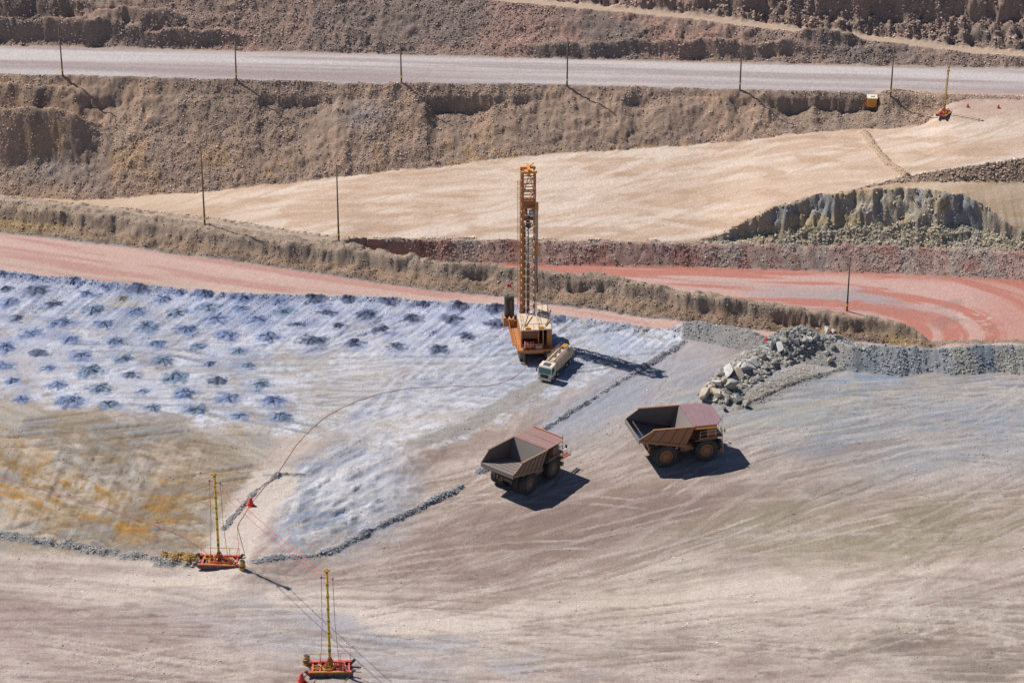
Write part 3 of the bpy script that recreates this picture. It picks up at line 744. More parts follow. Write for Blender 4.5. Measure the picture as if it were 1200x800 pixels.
CVX = np.array([(-.7,-.7,-.6),(.7,-.7,-.6),(.7,.7,-.6),(-.7,.7,-.6),(-.6,-.55,.6),(.55,-.6,.6),(.6,.6,.6),(-.55,.6,.6)], float)
CFX = np.array([(0,2,1),(0,3,2),(4,5,6),(4,6,7),(0,1,5),(0,5,4),(1,2,6),(1,6,5),(2,3,7),(2,7,6),(3,0,4),(3,4,7)])
DXG, DYG = GX, GY
FI = lambda x: np.interp(x, GX, np.arange(NX))
FJ = lambda y: np.interp(y, GY, np.arange(NY))
def sample_grid(A, x, y):
    i = FI(x); j = FJ(y); i0 = np.clip(i.astype(int), 0, NX - 2); j0 = np.clip(j.astype(int), 0, NY - 2)
    a = i - i0; b = j - j0
    if A.ndim == 3: a = a[:, None]; b = b[:, None]
    return (A[j0, i0] * (1 - a) + A[j0, i0 + 1] * a) * (1 - b) + (A[j0 + 1, i0] * (1 - a) + A[j0 + 1, i0 + 1] * a) * b
def rocks_mesh(name, x, y, size, tone, big=False, sink=.40, desat=.2, bright=1.42):
    n = len(x)
    bv, bf = (IV, IF) if big else (CVX, CFX)
    z = sample_grid(Z, x, y)
    c = sample_grid(GC, x, y)
    g = c.mean(1, keepdims=True)
    c = (c * (1 - desat) + g * desat) * (1 + (RNG.random((n, 1)) - .45) * tone) * bright
    nv = len(bv)
    sc = size[:, None] * (.7 + .6 * RNG.random((n, 3))) * np.array([1, 1, .62])
    jit = 1 + (RNG.random((n, nv)) - .5) * .7
    v = bv[None] * jit[..., None]
    a = RNG.random(n) * 6.283; t = (RNG.random(n) - .5) * 1.2
    ca, sa, ct, st = np.cos(a), np.sin(a), np.cos(t), np.sin(t)
    v = v * sc[:, None, :]
    x1 = v[..., 0] * ct[:, None] - v[..., 2] * st[:, None]; z1 = v[..., 0] * st[:, None] + v[..., 2] * ct[:, None]
    x2 = x1 * ca[:, None] - v[..., 1] * sa[:, None]; y2 = x1 * sa[:, None] + v[..., 1] * ca[:, None]
    V = np.stack([x2 + x[:, None], y2 + y[:, None], z1 + (z + size * (.5 - sink))[:, None]], -1).reshape(-1, 3)
    F = (bf[None] + (np.arange(n) * nv)[:, None, None]).reshape(-1, 3)
    me = fast_mesh(name, V, F, np.repeat(np.clip(c, .02, .8), nv, axis=0))
    me.materials.append(MATS['stone'])
    return me
def stuff(name, me, label, cat):
    o = bpy.data.objects.new(name, me); COL.objects.link(o)
    o['kind'] = 'stuff'; o['label'] = label; o['category'] = cat
    return o
def pick(mask_fn, n, x0=-100, x1=103, y0=395, y1=515, tries=6):
    xs, ys = [], []
    got = 0
    for _ in range(tries * 4):
        x = RNG.uniform(x0, x1, n * 2); y = RNG.uniform(y0, y1, n * 2)
        i = np.clip(np.searchsorted(GX, x) - 1, 0, NX - 2); j = np.clip(np.searchsorted(GY, y) - 1, 0, NY - 2)
        p = mask_fn(j, i)
        k = RNG.random(len(x)) < p
        xs.append(x[k]); ys.append(y[k]); got += k.sum()
        if got >= n: break
    return np.concatenate(xs)[:n], np.concatenate(ys)[:n]
def sizes(n, lo, hi, pw=2.6): return lo + (hi - lo) * RNG.random(n) ** pw
dens = fbm(XX * .09, YY * .14, 97, 4)
D1 = sst(.36, .62, dens)
inview = ((PX > -40) & (PX < 1240) & (PY > -25) & (PY < 830)).astype(float)
def scatter(name, label, cat, M, n, lo, hi, tone=.7, big=False, **kw):
    M = M * inview
    jy = np.where(M.max(1) > .01)[0]; ix = np.where(M.max(0) > .01)[0]
    x, y = pick(lambda j, i: M[j, i], n, GX[ix[0]], GX[ix[-1]], GY[jy[0]], GY[jy[-1]], 8)
    return stuff(name, rocks_mesh(name, x, y, sizes(len(x), lo, hi), tone, big, **kw), label, cat)
toe = lambda nm, up: np.exp(-np.maximum(0, Z - ZL[IDX[nm]][None, :]) / up)
scatter('loose_stones', 'loose brown stones strewn down the long bench slope', 'stones', F_BROWN * (.12 + .88 * D1 + toe('M', 1.2) * .6), 38000, .035, .2, .9)
scatter('loose_stones', 'grey-brown rubble lying on the pit wall above the top road', 'stones', (F_USLOPE) * (.15 + .85 * D1 + toe('O', .8) * .5), 28000, .04, .23, .9)
scatter('loose_stones', 'broken rock on the highest pit wall', 'stones', F_TOP * (.2 + .8 * D1), 9000, .05, .36, .8)
scatter('loose_stones', 'stones fallen along the brown bank between the red roads', 'stones', F_MED * (.15 + .4 * D1 + np.where(ZONE == Zk('C'), toe('C', .7), 0)), 14000, .035, .19, .9)
scatter('loose_stones', 'reddish stones on the low bank behind the bend', 'stones', F_RBANK * (PX > 425) * (.2 + .8 * D1), 8000, .05, .2, .5)
scatter('loose_stones', 'olive stones on the floor of the rock cut', 'stones', F_CLIFF * (PX > 815) * np.where(ZONE == Zk('I'), 1, .12), 4500, .05, .3)
scatter('loose_stones', 'dark stones on the short step of the bench', 'stones', F_STEP * 1.0, 2600, .07, .32)
wsum = np.clip(sum(WD), 0, 1)
scatter('windrow_gravel', 'grey gravel heaped in windrows across the pit floor', 'gravel', F_FLOOR * sst(.05, .4, wsum), 8000, .04, .2, bright=1.45)
scatter('windrow_gravel', 'stones in the little windrow on the pale bench', 'gravel', F_TAN * sst(.05, .4, WT) * 1.0, 800, .04, .17, desat=0)
edge = np.exp(-((YY - YL[IDX['A']][None, :]) / 1.6) ** 2) * (PX < 800)
scatter('edge_gravel', 'grey gravel along the edge of the drilled pad', 'gravel', F_FLOOR * edge, 6000, .05, .20, bright=1.2)
scatter('edge_gravel', 'blue-grey gravel berm in front of the road bend', 'gravel', F_FLOOR * (PX > 985) * (ZONE >= Zk('AIN')) * (.15 + .85 * sst(.42, .6, fbm(XX * .3, YY * .3, 330, 3))), 7000, .04, .24, bright=1.25)
scatter('pile_rubble', 'grey broken rock making up the rubble pile', 'rubble', F_FLOOR * sst(.02, .3, PILEH), 6500, .07, .46, .8, True, sink=.35, bright=1.15)
scatter('pile_rubble', 'small grey stones round the foot of the rubble pile', 'rubble', F_FLOOR * np.clip(APRON * .9 + ((PX > 800) & (PX < 990) & (ZONE >= Zk('AIN'))) * .8, 0, 1), 4000, .05, .24)
scatter('pad_crumbs', 'small blue-grey crumbs of rock on the drilled pad', 'gravel', F_FLOOR * PADM * sst(430, 345, PY) * sst(.45, .65, dia) , 7000, .05, .17)
scatter('floor_crumbs', 'scattered pebbles on the pit floor', 'gravel', F_FLOOR * .5 * (PY > 440) * sst(.5, .7, ng), 7000, .04, .17)
# ---------------------------------------------------------------- mesh builder and materials for made things
class MB:
    def __init__(s): s.v = []; s.f = []
    def add(s, vs, fs):
        o = len(s.v); s.v += [tuple(p) for p in vs]; s.f += [tuple(i + o for i in f) for f in fs]; return s
    def box(s, c, d, rot=None, taper=1.0):
        x, y, z = d[0] / 2, d[1] / 2, d[2] / 2
        P = [Vector((a * x * (taper if e > 0 else 1), b * y * (taper if e > 0 else 1), e * z)) for e in (-1, 1) for a, b in ((-1, -1), (1, -1), (1, 1), (-1, 1))]
        if rot is not None:
            R = Euler(rot).to_matrix(); P = [R @ p for p in P]
        return s.add([p + Vector(c) for p in P], [(3, 2, 1, 0), (4, 5, 6, 7), (0, 1, 5, 4), (1, 2, 6, 5), (2, 3, 7, 6), (3, 0, 4, 7)])
    def bb(s, x0, x1, y0, y1, z0, z1): return s.box(((x0 + x1) / 2, (y0 + y1) / 2, (z0 + z1) / 2), (abs(x1 - x0), abs(y1 - y0), abs(z1 - z0)))
    def tube(s, a, b, r, n=6, r2=None):
        a = Vector(a); b = Vector(b); d = (b - a); r2 = r if r2 is None else r2
        q = d.to_track_quat('Z', 'Y'); ring = [q @ Vector((math.cos(2 * math.pi * k / n), math.sin(2 * math.pi * k / n), 0)) for k in range(n)]
        return s.add([a + p * r for p in ring] + [b + p * r2 for p in ring],
                     [(k, (k + 1) % n, n + (k + 1) % n, n + k) for k in range(n)] + [tuple(range(n - 1, -1, -1)), tuple(range(n, 2 * n))])
    def path(s, pts, r, n=6):
        pts = [Vector(p) for p in pts]; m = len(pts); V = []; F = []
        for k, p in enumerate(pts):
            d = (pts[min(k + 1, m - 1)] - pts[max(k - 1, 0)]).normalized()
            u = d.cross(Vector((0, 0, 1)));
            u = Vector((1, 0, 0)) if u.length < 1e-3 else u.normalized()
            w = u.cross(d)
            V += [p + (u * math.cos(2 * math.pi * j / n) + w * math.sin(2 * math.pi * j / n)) * r for j in range(n)]
        for k in range(m - 1):
            F += [(k * n + j, k * n + (j + 1) % n, (k + 1) * n + (j + 1) % n, (k + 1) * n + j) for j in range(n)]
        F += [tuple(range(n - 1, -1, -1)), tuple((m - 1) * n + j for j in range(n))]
        return s.add(V, F)
    def prism(s, poly, axis, a, b, shift=(0, 0)):
        """poly: 2-D outline extruded along axis from a to b (axis 'y': poly is x,z; 'x': y,z; 'z': x,y)"""
        n = len(poly)
        def P(p, t, e):
            u, w = p[0] + shift[0] * e, p[1] + shift[1] * e
            return {'y': (u, t, w), 'x': (t, u, w), 'z': (u, w, t)}[axis]
        V = [P(p, a, 0) for p in poly] + [P(p, b, 1) for p in poly]
        return s.add(V, [tuple(range(n)), tuple(range(2 * n - 1, n - 1, -1))] + [(k, k + n, (k + 1) % n + n, (k + 1) % n) for k in range(n)])
    def plate(s, pts, t):
        """thick sheet through 3-D points (planar polygon), thickness t along its normal"""
        p = [Vector(q) for q in pts]; nrm = (p[1] - p[0]).cross(p[2] - p[0]).normalized() * t; n = len(p)
        return s.add(p + [q + nrm for q in p], [tuple(range(n - 1, -1, -1)), tuple(range(n, 2 * n))] + [(k, (k + 1) % n, (k + 1) % n + n, k + n) for k in range(n)])
    def lathe(s, prof, c, axis='y', n=28, closed=False):
        """prof: (radius, offset along the axis)"""
        V = []; F = []; m = len(prof)
        for r, h in prof:
            for k in range(n):
                a = 2 * math.pi * k / n; u, w = r * math.cos(a), r * math.sin(a)
                q = {'y': (u, h, w), 'x': (h, u, w), 'z': (u, w, h)}[axis]
                V.append((q[0] + c[0], q[1] + c[1], q[2] + c[2]))
        for j in range(m - 1 + (1 if closed else 0)):
            j2 = (j + 1) % m
            F += [(j * n + k, j * n + (k + 1) % n, j2 * n + (k + 1) % n, j2 * n + k) for k in range(n)]
        if not closed:
            F += [tuple(range(n)), tuple((m - 1) * n + k for k in range(n - 1, -1, -1))]
        return s.add(V, F)
    def mesh(s, name, mat, smooth=False):
        me = bpy.data.meshes.new(name); me.from_pydata(s.v, [], s.f); me.validate()
        bm = bmesh.new(); bm.from_mesh(me); bmesh.ops.recalc_face_normals(bm, faces=bm.faces); bm.to_mesh(me); bm.free()
        if smooth: me.shade_smooth()
        me.materials.append(MATS[mat]); return me
    def build(s, name, mat, parent=None, smooth=False, label=None):
        o = bpy.data.objects.new(name, s.mesh(name, mat, smooth)); COL.objects.link(o)
        if parent is not None: o.parent = parent
        if label: o['label'] = label
        return o
def root(name, label, cat, loc=(0, 0, 0), rz=0.0, group=None, scale=1.0, rx=0.0, ry=0.0):
    o = bpy.data.objects.new(name, None); o.empty_display_size = .5; COL.objects.link(o)
    o.location = loc; o.rotation_euler = (rx, ry, rz); o.scale = (scale,) * 3
    o['label'] = label; o['category'] = cat
    if group: o['group'] = group
    return o
def tag(o, label, cat, group=None):
    o['label'] = label; o['category'] = cat
    if group: o['group'] = group
    return o
def copy_tree(o, parent=None):
    c = o.copy(); COL.objects.link(c); c.parent = parent
    for ch in o.children: copy_tree(ch, c)
    return c
def paint(name, rgb, dust=.35, rough=.55, metal=0.0, scale=1.3, dustc=(168, 150, 132), streaks=True):
    """worn paint: base colour, noise-shaped dust film and scuffs"""
    m, nt, b = newmat(name); N = nt.nodes; L = nt.links
    tc = N.new('ShaderNodeTexCoord'); n = N.new('ShaderNodeTexNoise'); n.inputs['Scale'].default_value = scale; n.inputs['Detail'].default_value = 8; n.inputs['Roughness'].default_value = .78
    mp = N.new('ShaderNodeMapping'); mp.inputs['Scale'].default_value = (1, 1, .45 if streaks else 1)
    L.new(tc.outputs['Object'], mp.inputs[0]); L.new(mp.outputs[0], n.inputs['Vector'])
    mr = N.new('ShaderNodeMapRange'); mr.inputs[1].default_value = .32; mr.inputs[2].default_value = .72; mr.inputs[3].default_value = max(0, dust - .32); mr.inputs[4].default_value = min(1, dust + .42)
    L.new(n.outputs[0], mr.inputs[0])
    mx = N.new('ShaderNodeMix'); mx.data_type = 'RGBA'
    mx.inputs[6].default_value = (*s2l(rgb), 1); mx.inputs[7].default_value = (*(s2l(dustc) * .85), 1)
    L.new(mr.outputs[0], mx.inputs[0]); L.new(mx.outputs[2], b.inputs['Base Color'])
    b.inputs['Roughness'].default_value = rough; b.inputs['Metallic'].default_value = metal
    b.inputs['Specular IOR Level'].default_value = .35
    bp = N.new('ShaderNodeBump'); bp.inputs['Strength'].default_value = .25; bp.inputs['Distance'].default_value = .03
    L.new(n.outputs[0], bp.inputs['Height']); L.new(bp.outputs[0], b.inputs['Normal'])
    MATS[name] = m
paint('tyre', (38, 36, 36), .38, .9, dustc=(120, 108, 96), scale=2.5)
paint('rim_orange', (176, 104, 46), .30, .6)
paint('rim_brown', (140, 96, 66), .45, .6)
paint('truck_orange', (170, 104, 54), .48, .55, dustc=(156, 130, 114))
paint('truck_brown', (150, 112, 84), .5, .6, dustc=(150, 132, 116))
paint('canopy_red', (150, 98, 90), .5, .55, dustc=(160, 142, 134))
paint('canopy_rim', (186, 98, 66), .2, .55)
paint('canopy_mauve', (136, 100, 106), .35, .4, dustc=(164, 146, 142))
paint('edge_orange', (226, 140, 30), .1, .45)
paint('worn_steel', (150, 150, 154), .12, .36, .85, dustc=(160, 148, 138))
paint('polished_steel', (160, 170, 186), .03, .2, 1.0, dustc=(150, 142, 136))
paint('dusty_steel', (140, 130, 124), .4, .55, .3, dustc=(164, 150, 138))
paint('liner_dark', (104, 92, 86), .4, .6, .15, dustc=(124, 110, 100))
paint('dark_frame', (58, 52, 48), .25, .7)
paint('black', (26, 26, 28), .12, .6)
paint('rig_orange', (184, 112, 52), .3, .5, dustc=(190, 152, 116))
paint('rig_amber', (182, 108, 46), .25, .5, dustc=(170, 128, 90))
paint('rig_deep', (164, 92, 38), .22, .55)
paint('rig_roof', (216, 192, 166), .4, .6, dustc=(206, 182, 156))
paint('rig_brown', (104, 74, 52), .3, .6)
paint('rig_white', (226, 214, 200), .25, .5, dustc=(200, 180, 160))
paint('pipe_rust', (150, 92, 48), .2, .6)
paint('dust_green', (44, 54, 52), .15, .5)
paint('cream', (228, 216, 196), .22, .4, dustc=(200, 184, 160))
paint('tank_tan', (204, 174, 140), .25, .45, dustc=(190, 168, 140))
paint('mast_yellow', (214, 160, 30), .08, .45)
paint('band_yellow', (232, 206, 20), .03, .45)
paint('band_black', (70, 44, 20), .08, .5)
paint('band_green', (30, 120, 84), .05, .5)
paint('sled_red', (206, 62, 48), .15, .5, dustc=(206, 160, 150))
paint('sled_dark', (76, 60, 54), .25, .7)
paint('cable_red', (196, 66, 62), .12, .6, dustc=(206, 150, 140))
paint('cable_ground', (178, 92, 84), .2, .7)
paint('cone_red', (214, 40, 34), .05, .5)
paint('pole_wood', (88, 66, 52), .12, .8)
paint('cabin_yellow', (226, 150, 24), .08, .5)
paint('cabin_cream', (232, 220, 196), .1, .5)
paint('rope_tan', (196, 150, 96), .1, .7)
paint('flag_red', (214, 40, 60), 0, .7)
paint('reel_pink', (216, 120, 116), .2, .6, dustc=(226, 200, 190))
def glassm(name, rgb):
    m, nt, b = newmat(name); b.inputs['Base Color'].default_value = (*s2l(rgb), 1); b.inputs['Roughness'].default_value = .08
    b.inputs['Specular IOR Level'].default_value = .8; MATS[name] = m
glassm('glass_teal', (26, 92, 92)); glassm('glass_dark', (30, 38, 44)); glassm('lamp_lens', (220, 220, 210))

def ztop(p, py):
    """height above p at which a vertical through p crosses photograph row py"""
    v = (400.0 - py) / FPX
    return CH + (-SP + v * CP) / (CP + v * SP) * p.y - p.z

# ---------------------------------------------------------------- haul trucks
def haul_truck(label, loc, rz, kind, scale):
    t = root('haul_truck', label, 'dump truck', loc, rz, 'haul trucks on the pit floor', scale)
    A = kind == 'red'
    paintm = 'truck_brown' if A else 'truck_orange'
    WB = 6.3; R = 1.8
    c = MB()
    for s in (-1, 1):
        c.bb(-2.0, 8.4, s * 1.0 - .22, s * 1.0 + .22, 1.75, 2.55)
    for x in (-1.6, 1.9, 4.2, 7.6): c.bb(x - .2, x + .2, -.78, .78, 1.85, 2.45)
    c.bb(3.6, 8.2, -.75, .75, 1.5, 3.5)
    c.build('chassis', 'dark_frame' if A else paintm, t)
    a = MB(); a.lathe([(.35, -1.2), (.8, -.9), (.95, 0), (.8, .9), (.35, 1.2)], (0, 0, R), 'y', 16); a.bb(-.5, 1.8, -.35, .35, R - .3, R + .45)
    a.build('rear_axle', 'dark_frame', t, True)
    a = MB(); a.tube((WB, -2.2, R), (WB, 2.2, R), .35, 10)
    for s in (-1, 1): a.tube((WB, s * 1.75, R - .2), (WB - .15, s * 1.6, R + 1.6), .3, 10)
    a.build('front_axle', 'dark_frame', t, True)
    # wheels
    ty = MB(); w = .54
    ty.lathe([(1.02, -w * .85), (1.25, -w), (1.58, -w * .97), (1.74, -w * .72), (R - .04, 0), (1.74, w * .72), (1.58, w * .97), (1.25, w), (1.02, w * .85)], (0, 0, 0), 'y', 36, True)
    tm = ty.mesh('tyre', 'tyre', True)
    lug = MB()
    for k in range(26):
        an = 2 * math.pi * k / 26
        for s in (-1, 1):
            lug.box((math.cos(an + s * .06) * (R - .07), s * .26, math.sin(an + s * .06) * (R - .07)), (.17, .42, .2), (0, -an, 0))
    lm = lug.mesh('tread', 'tyre')
    rm = {}
    for side in (-1, 1):
        for inner in (0, 1):
            h = MB()
            if inner: h.lathe([(1.03, -.4), (1.03, .4), (.8, .3), (.8, -.3)], (0, 0, 0), 'y', 24, True); h.bb(-.1, .1, -.05, .05, -.9, .9); h.bb(-.9, .9, -.05, .05, -.1, .1)
            else:
                e = side
                h.lathe([(1.04, e * -.4), (1.04, e * .43), (.92, e * .45), (.84, e * .22), (.56, e * .24), (.5, e * .46), (.36, e * .52), (.3, e * .44), (.05, e * .44)], (0, 0, 0), 'y', 24)
                for k in range(12):
                    an = 2 * math.pi * k / 12; h.tube((math.cos(an) * .7, e * .2, math.sin(an) * .7), (math.cos(an) * .7, e * .3, math.sin(an) * .7), .05, 6)
            rm[side, inner] = h.mesh('wheel', 'rim_brown' if A else 'rim_orange')
    for x, y, inner in ((0, -2.9, 0), (0, -1.72, 1), (0, 1.72, 1), (0, 2.9, 0), (WB, -2.72, 0), (WB, 2.72, 0)):
        wo = bpy.data.objects.new('wheel', rm[(1 if y > 0 else -1), inner]); COL.objects.link(wo); wo.parent = t; wo.location = (x, y, R - .03); wo.rotation_euler = (0, x * .7 + y, 0)
        for nm, mm in (('tyre', tm), ('tread', lm)):
            to = bpy.data.objects.new(nm, mm); COL.objects.link(to); to.parent = wo
    # dump body
    YB, YT = 3.1, 3.34                      # half width at floor and at the top rail
    LIP = (-4.1, 5.35); RC = (-2.2, 6.5); TF = (4.2, 6.1); BF = (2.9, 2.95); BR = (-4.1, 5.05)
    fl_ = MB()
    fl_.plate([(BR[0], -YB, BR[1]), (BF[0], -YB, BF[1]), (BF[0], YB, BF[1]), (BR[0], YB, BR[1])], .14)
    body = fl_.build('dump_body', 'dusty_steel' if A else 'polished_steel', t)
    MB().bb(BR[0] - .16, BR[0] - .005, -YB - .2, YB + .2, BR[1] - .55, BR[1] + .18).build('tail_plate', 'dusty_steel', body)
    for s in (-1, 1):
        pts = [(LIP[0], s * (YB + .12), LIP[1]), (RC[0], s * YT, RC[1]), (TF[0], s * YT, TF[1]), (BF[0] - .02, s * YB, BF[1] - .02), (BR[0], s * YB, BR[1])]; n = 5
        for nm, mt, y0, y1 in (('side_panel', paintm, .07, .16), ('side_liner', 'liner_dark', 0, .065)):
            i_ = [(x, y + s * y0, z) for x, y, z in pts]; o_ = [(x, y + s * y1, z) for x, y, z in pts]
            MB().add(i_ + o_, [tuple(range(n)), tuple(range(2 * n - 1, n - 1, -1))] + [(k, k + n, (k + 1) % n + n, (k + 1) % n) for k in range(n)]).build(nm, mt, body)
    for k in range(4):
        x = -3.0 + k * 1.55; z = BR[1] + (BF[1] - BR[1]) * (x - BR[0]) / (BF[0] - BR[0])
        MB().box((x, 0, z - .22), (.28, 2 * YB + .3, .42)).build('floor_bolster', paintm, body)
    hb = MB(); hb.plate([(BF[0], YB, BF[1]), (BF[0], -YB, BF[1]), (TF[0], -YT, TF[1]), (TF[0], YT, TF[1])], .14)
    hb.build('headboard', 'dusty_steel', body)
    for s in (-1, 1):
        rail = MB()
        rail.plate([(RC[0], s * (YT - .04), RC[1] + .01), (TF[0], s * (YT - .04), TF[1] + .01), (TF[0], s * (YT + .26), TF[1] + .01), (RC[0], s * (YT + .26), RC[1] + .01)], .16 * (s))
        rail.build('top_rail', paintm if not A else 'truck_brown', body)
        for k in range(6 if A else 4):
            f = (k + .4) / (6 if A else 4); xt = RC[0] + (TF[0] - RC[0]) * f; zt = RC[1] + (TF[1] - RC[1]) * f
            xb = BR[0] + .5 + (BF[0] - BR[0] - .4) * f; zb = BR[1] + (BF[1] - BR[1]) * (xb - BR[0]) / (BF[0] - BR[0])
            MB().add([(xt - .14, s * (YT + .11), zt - .1), (xt + .14, s * (YT + .11), zt - .1), (xt + .14, s * (YT + .3), zt - .1), (xt - .14, s * (YT + .3), zt - .1),
                      (xb - .14, s * (YB + .11), zb), (xb + .14, s * (YB + .11), zb), (xb + .14, s * (YB + .36), zb), (xb - .14, s * (YB + .36), zb)],
                     [(0, 1, 2, 3), (7, 6, 5, 4), (0, 4, 5, 1), (1, 5, 6, 2), (2, 6, 7, 3), (3, 7, 4, 0)]).build('rib', paintm, body)
        MB().add([(BR[0], s * (YB + .1), BR[1] - .3), (BF[0] + .2, s * (YB + .1), BF[1] - .05), (BF[0] + .2, s * (YB + .34), BF[1] - .05), (BR[0], s * (YB + .34), BR[1] - .3),
                  (BR[0], s * (YB + .1), BR[1] + .12), (BF[0] + .2, s * (YB + .1), BF[1] + .35), (BF[0] + .2, s * (YB + .34), BF[1] + .35), (BR[0], s * (YB + .34), BR[1] + .12)],
                 [(3, 2, 1, 0), (4, 5, 6, 7), (0, 1, 5, 4), (1, 2, 6, 5), (2, 3, 7, 6), (3, 0, 4, 7)]).build('lower_rail', paintm, body)
    cx0, cx1, cz0, cz1 = TF[0] - .05, 8.75, TF[1] + .02, TF[1] - .1
    ch = .5 if A else 1.15
    cn = MB(); cn.plate([(cx0, -YT - .1, cz0), (cx1 - ch, -YT - .1, cz1 - .04), (cx1, -YT + ch * .9, cz1), (cx1, YT - ch * .9, cz1), (cx1 - ch, YT + .1, cz1 - .04), (cx0, YT + .1, cz0)], .16)
    can = cn.build('canopy', 'canopy_red' if A else 'canopy_mauve', body, label='flat dusty red canopy over the cab' if A else 'mauve canopy with cut-off front corners over the cab')
    if A:
        MB().bb(cx1 - .02, cx1 + .18, -YT + .35, YT - .35, cz1 - .12, cz1 + .34).build('canopy_edge', 'canopy_rim', can)
    else:
        for s in (-1, 1):
            MB().plate([(cx0, s * (YT + .11), cz0 + .1), (cx1 - ch, s * (YT + .11), cz1 + .06), (cx1 - ch, s * (YT + .42), cz1 - .3), (cx0, s * (YT + .42), cz0 - .26)], .06 * -s).build('canopy_edge', 'edge_orange', can)
        MB().box((cx1 - .1, 0, cz1 + .2), (.2, 2 * YT - 2.2, .12)).build('canopy_edge', 'canopy_mauve', can)
    for k in range(2):
        x = cx0 + .35 + k * (cx1 - cx0 - 1.9) / 1.3; zc = cz0 + (cz1 - cz0) * (x - cx0) / (cx1 - cx0)
        MB().box((x, 0, zc + .18), (.1, 2 * YT - .4, .05)).build('canopy_seam', 'canopy_red' if A else 'canopy_mauve', can)
    for k in range(5):
        y = -2.6 + k * 1.3
        MB().add([(BF[0] - .06, y - .09, BF[1] + .2), (BF[0] - .06, y + .09, BF[1] + .2), (TF[0] - .08, y + .09, TF[1] - .1), (TF[0] - .08, y - .09, TF[1] - .1),
                  (BF[0] + .1, y - .09, BF[1] + .2), (BF[0] + .1, y + .09, BF[1] + .2), (TF[0] + .08, y + .09, TF[1] - .1), (TF[0] + .08, y - .09, TF[1] - .1)],
                 [(3, 2, 1, 0), (4, 5, 6, 7), (0, 1, 5, 4), (1, 2, 6, 5), (2, 3, 7, 6), (3, 0, 4, 7)]).build('headboard_rib', 'dusty_steel', body)
    for k in range(5 if A else 1):
        x = -3.2 + k * (1.35 if A else 1.6); z = BR[1] + (BF[1] - BR[1]) * (x - BR[0]) / (BF[0] - BR[0])
        MB().box((x, 0, z + .17), (.1, 2 * YB - .1, .06), (0, .29, 0)).build('floor_wear_bar', 'liner_dark', body)
    for y in (-1.8, -.6, .6, 1.8):
        MB().box(((cx0 + cx1) / 2, y, (cz0 + cz1) / 2 - .1), (cx1 - cx0 - .3, .14, .16), (0, -math.atan2(cz1 - cz0, cx1 - cx0), 0)).build('canopy_rib', paintm, can)
    # front: deck, cab, radiator, bumper, ladders, tanks
    d = MB(); d.bb(5.0, 8.7, -3.2, 3.2, 3.75, 3.95); d.build('deck', paintm, t)
    cab = MB(); cab.prism([(6.3, 3.96), (8.0, 3.96), (8.15, 4.9), (7.95, 5.75), (6.3, 5.75)], 'y', 1.1, 2.9); cabo = cab.build('cab', paintm, t)
    MB().prism([(8.03, 4.85), (8.17, 4.86), (7.99, 5.6), (7.85, 5.6)], 'y', 1.2, 2.8).build('windscreen', 'glass_dark', cabo)
    MB().bb(6.5, 7.7, 2.88, 2.93, 4.85, 5.6).build('side_window', 'glass_dark', cabo)
    MB().bb(6.5, 7.7, 1.07, 1.12, 4.85, 5.6).build('side_window', 'glass_dark', cabo)
    e = MB(); e.bb(6.4, 7.9, -2.9, -1.2, 3.96, 5.3); e.build('control_cabinet', paintm, t)
    g = MB(); g.bb(7.95, 8.55, -1.55, 1.55, 1.6, 3.74); go = g.build('radiator', 'dark_frame', t)
    for k in range(7): MB().bb(8.56, 8.62, -1.45, 1.45, 1.75 + k * .28, 1.85 + k * .28).build('grille_bar', 'black', go)
    bpo = MB(); bpo.bb(8.4, 8.95, -3.1, 3.1, 1.25, 1.75); bpo = bpo.build('bumper', paintm, t)
    for y in (-2.3, -1.85, 1.85, 2.3): MB().lathe([(.16, 8.96), (.16, 9.02), (.05, 9.04)], (0, y, 2.3), 'x', 10).build('headlight', 'lamp_lens', t)
    for y in (-2.1, 2.1): MB().bb(8.5, 8.95, y - .5, y + .5, 2.0, 2.6).build('lamp_housing', 'dark_frame', t)
    for s in (-1, 1):
        l = MB()
        for dy in (-.28, .28): l.tube((8.95, s * 2.75 + dy, .9), (8.65, s * 2.75 + dy, 4.9), .04)
        for k in range(9): l.tube((8.93 - k * .028, s * 2.75 - .28, 1.1 + k * .33), (8.93 - k * .028, s * 2.75 + .28, 1.1 + k * .33), .03)
        l.build('ladder', 'rig_white' if not A else 'canopy_rim', t)
        hr = MB()
        for x in (5.2, 6.4, 7.6, 8.6): hr.tube((x, s * 3.14, 3.95), (x, s * 3.14, 5.0), .03)
        for z in (4.5, 5.0): hr.tube((5.2, s * 3.14, z), (8.6, s * 3.14, z), .03)
        for y in (2.3, 1.4, .5): hr.tube((8.62, s * y, 3.95), (8.62, s * y, 4.95), .03)
        hr.tube((8.62, s * .4, 4.95), (8.62, s * 2.4, 4.95), .03)
        hr.build('handrail', 'rig_white' if not A else 'canopy_rim', t)
        m_ = MB(); m_.tube((8.5, s * 3.3, 4.6), (8.75, s * 3.7, 5.0), .03); m_.box((8.78, s * 3.72, 5.0), (.08, .35, .55)); m_.build('mirror', 'black', t)
        hc = MB(); hc.tube((2.4, s * .95, 1.9), (1.6, s * 1.2, 3.0), .24, 10); hc.tube((1.6, s * 1.2, 3.0), (1.2, s * 1.3, 3.5), .17, 10); hc.build('hoist_cylinder', 'dark_frame', t)
        st = MB(); st.tube((.1, s * 1.0, 2.3), (-1.3, s * 1.0, 2.9), .22, 10); st.build('suspension_strut', 'dark_frame', t)
        tk = MB(); tk.lathe([(.3, 2.35), (.62, 2.4), (.62, 4.2), (.3, 4.25)], (0, s * 2.05, 2.25), 'x', 16); tk.build('fuel_tank' if s < 0 else 'hydraulic_tank', paintm, t, True)
        ex = MB(); ex.tube((5.3, s * 2.2, 3.0), (4.6, s * 2.4, 3.6), .16, 8); ex.build('exhaust', 'dark_frame', t)
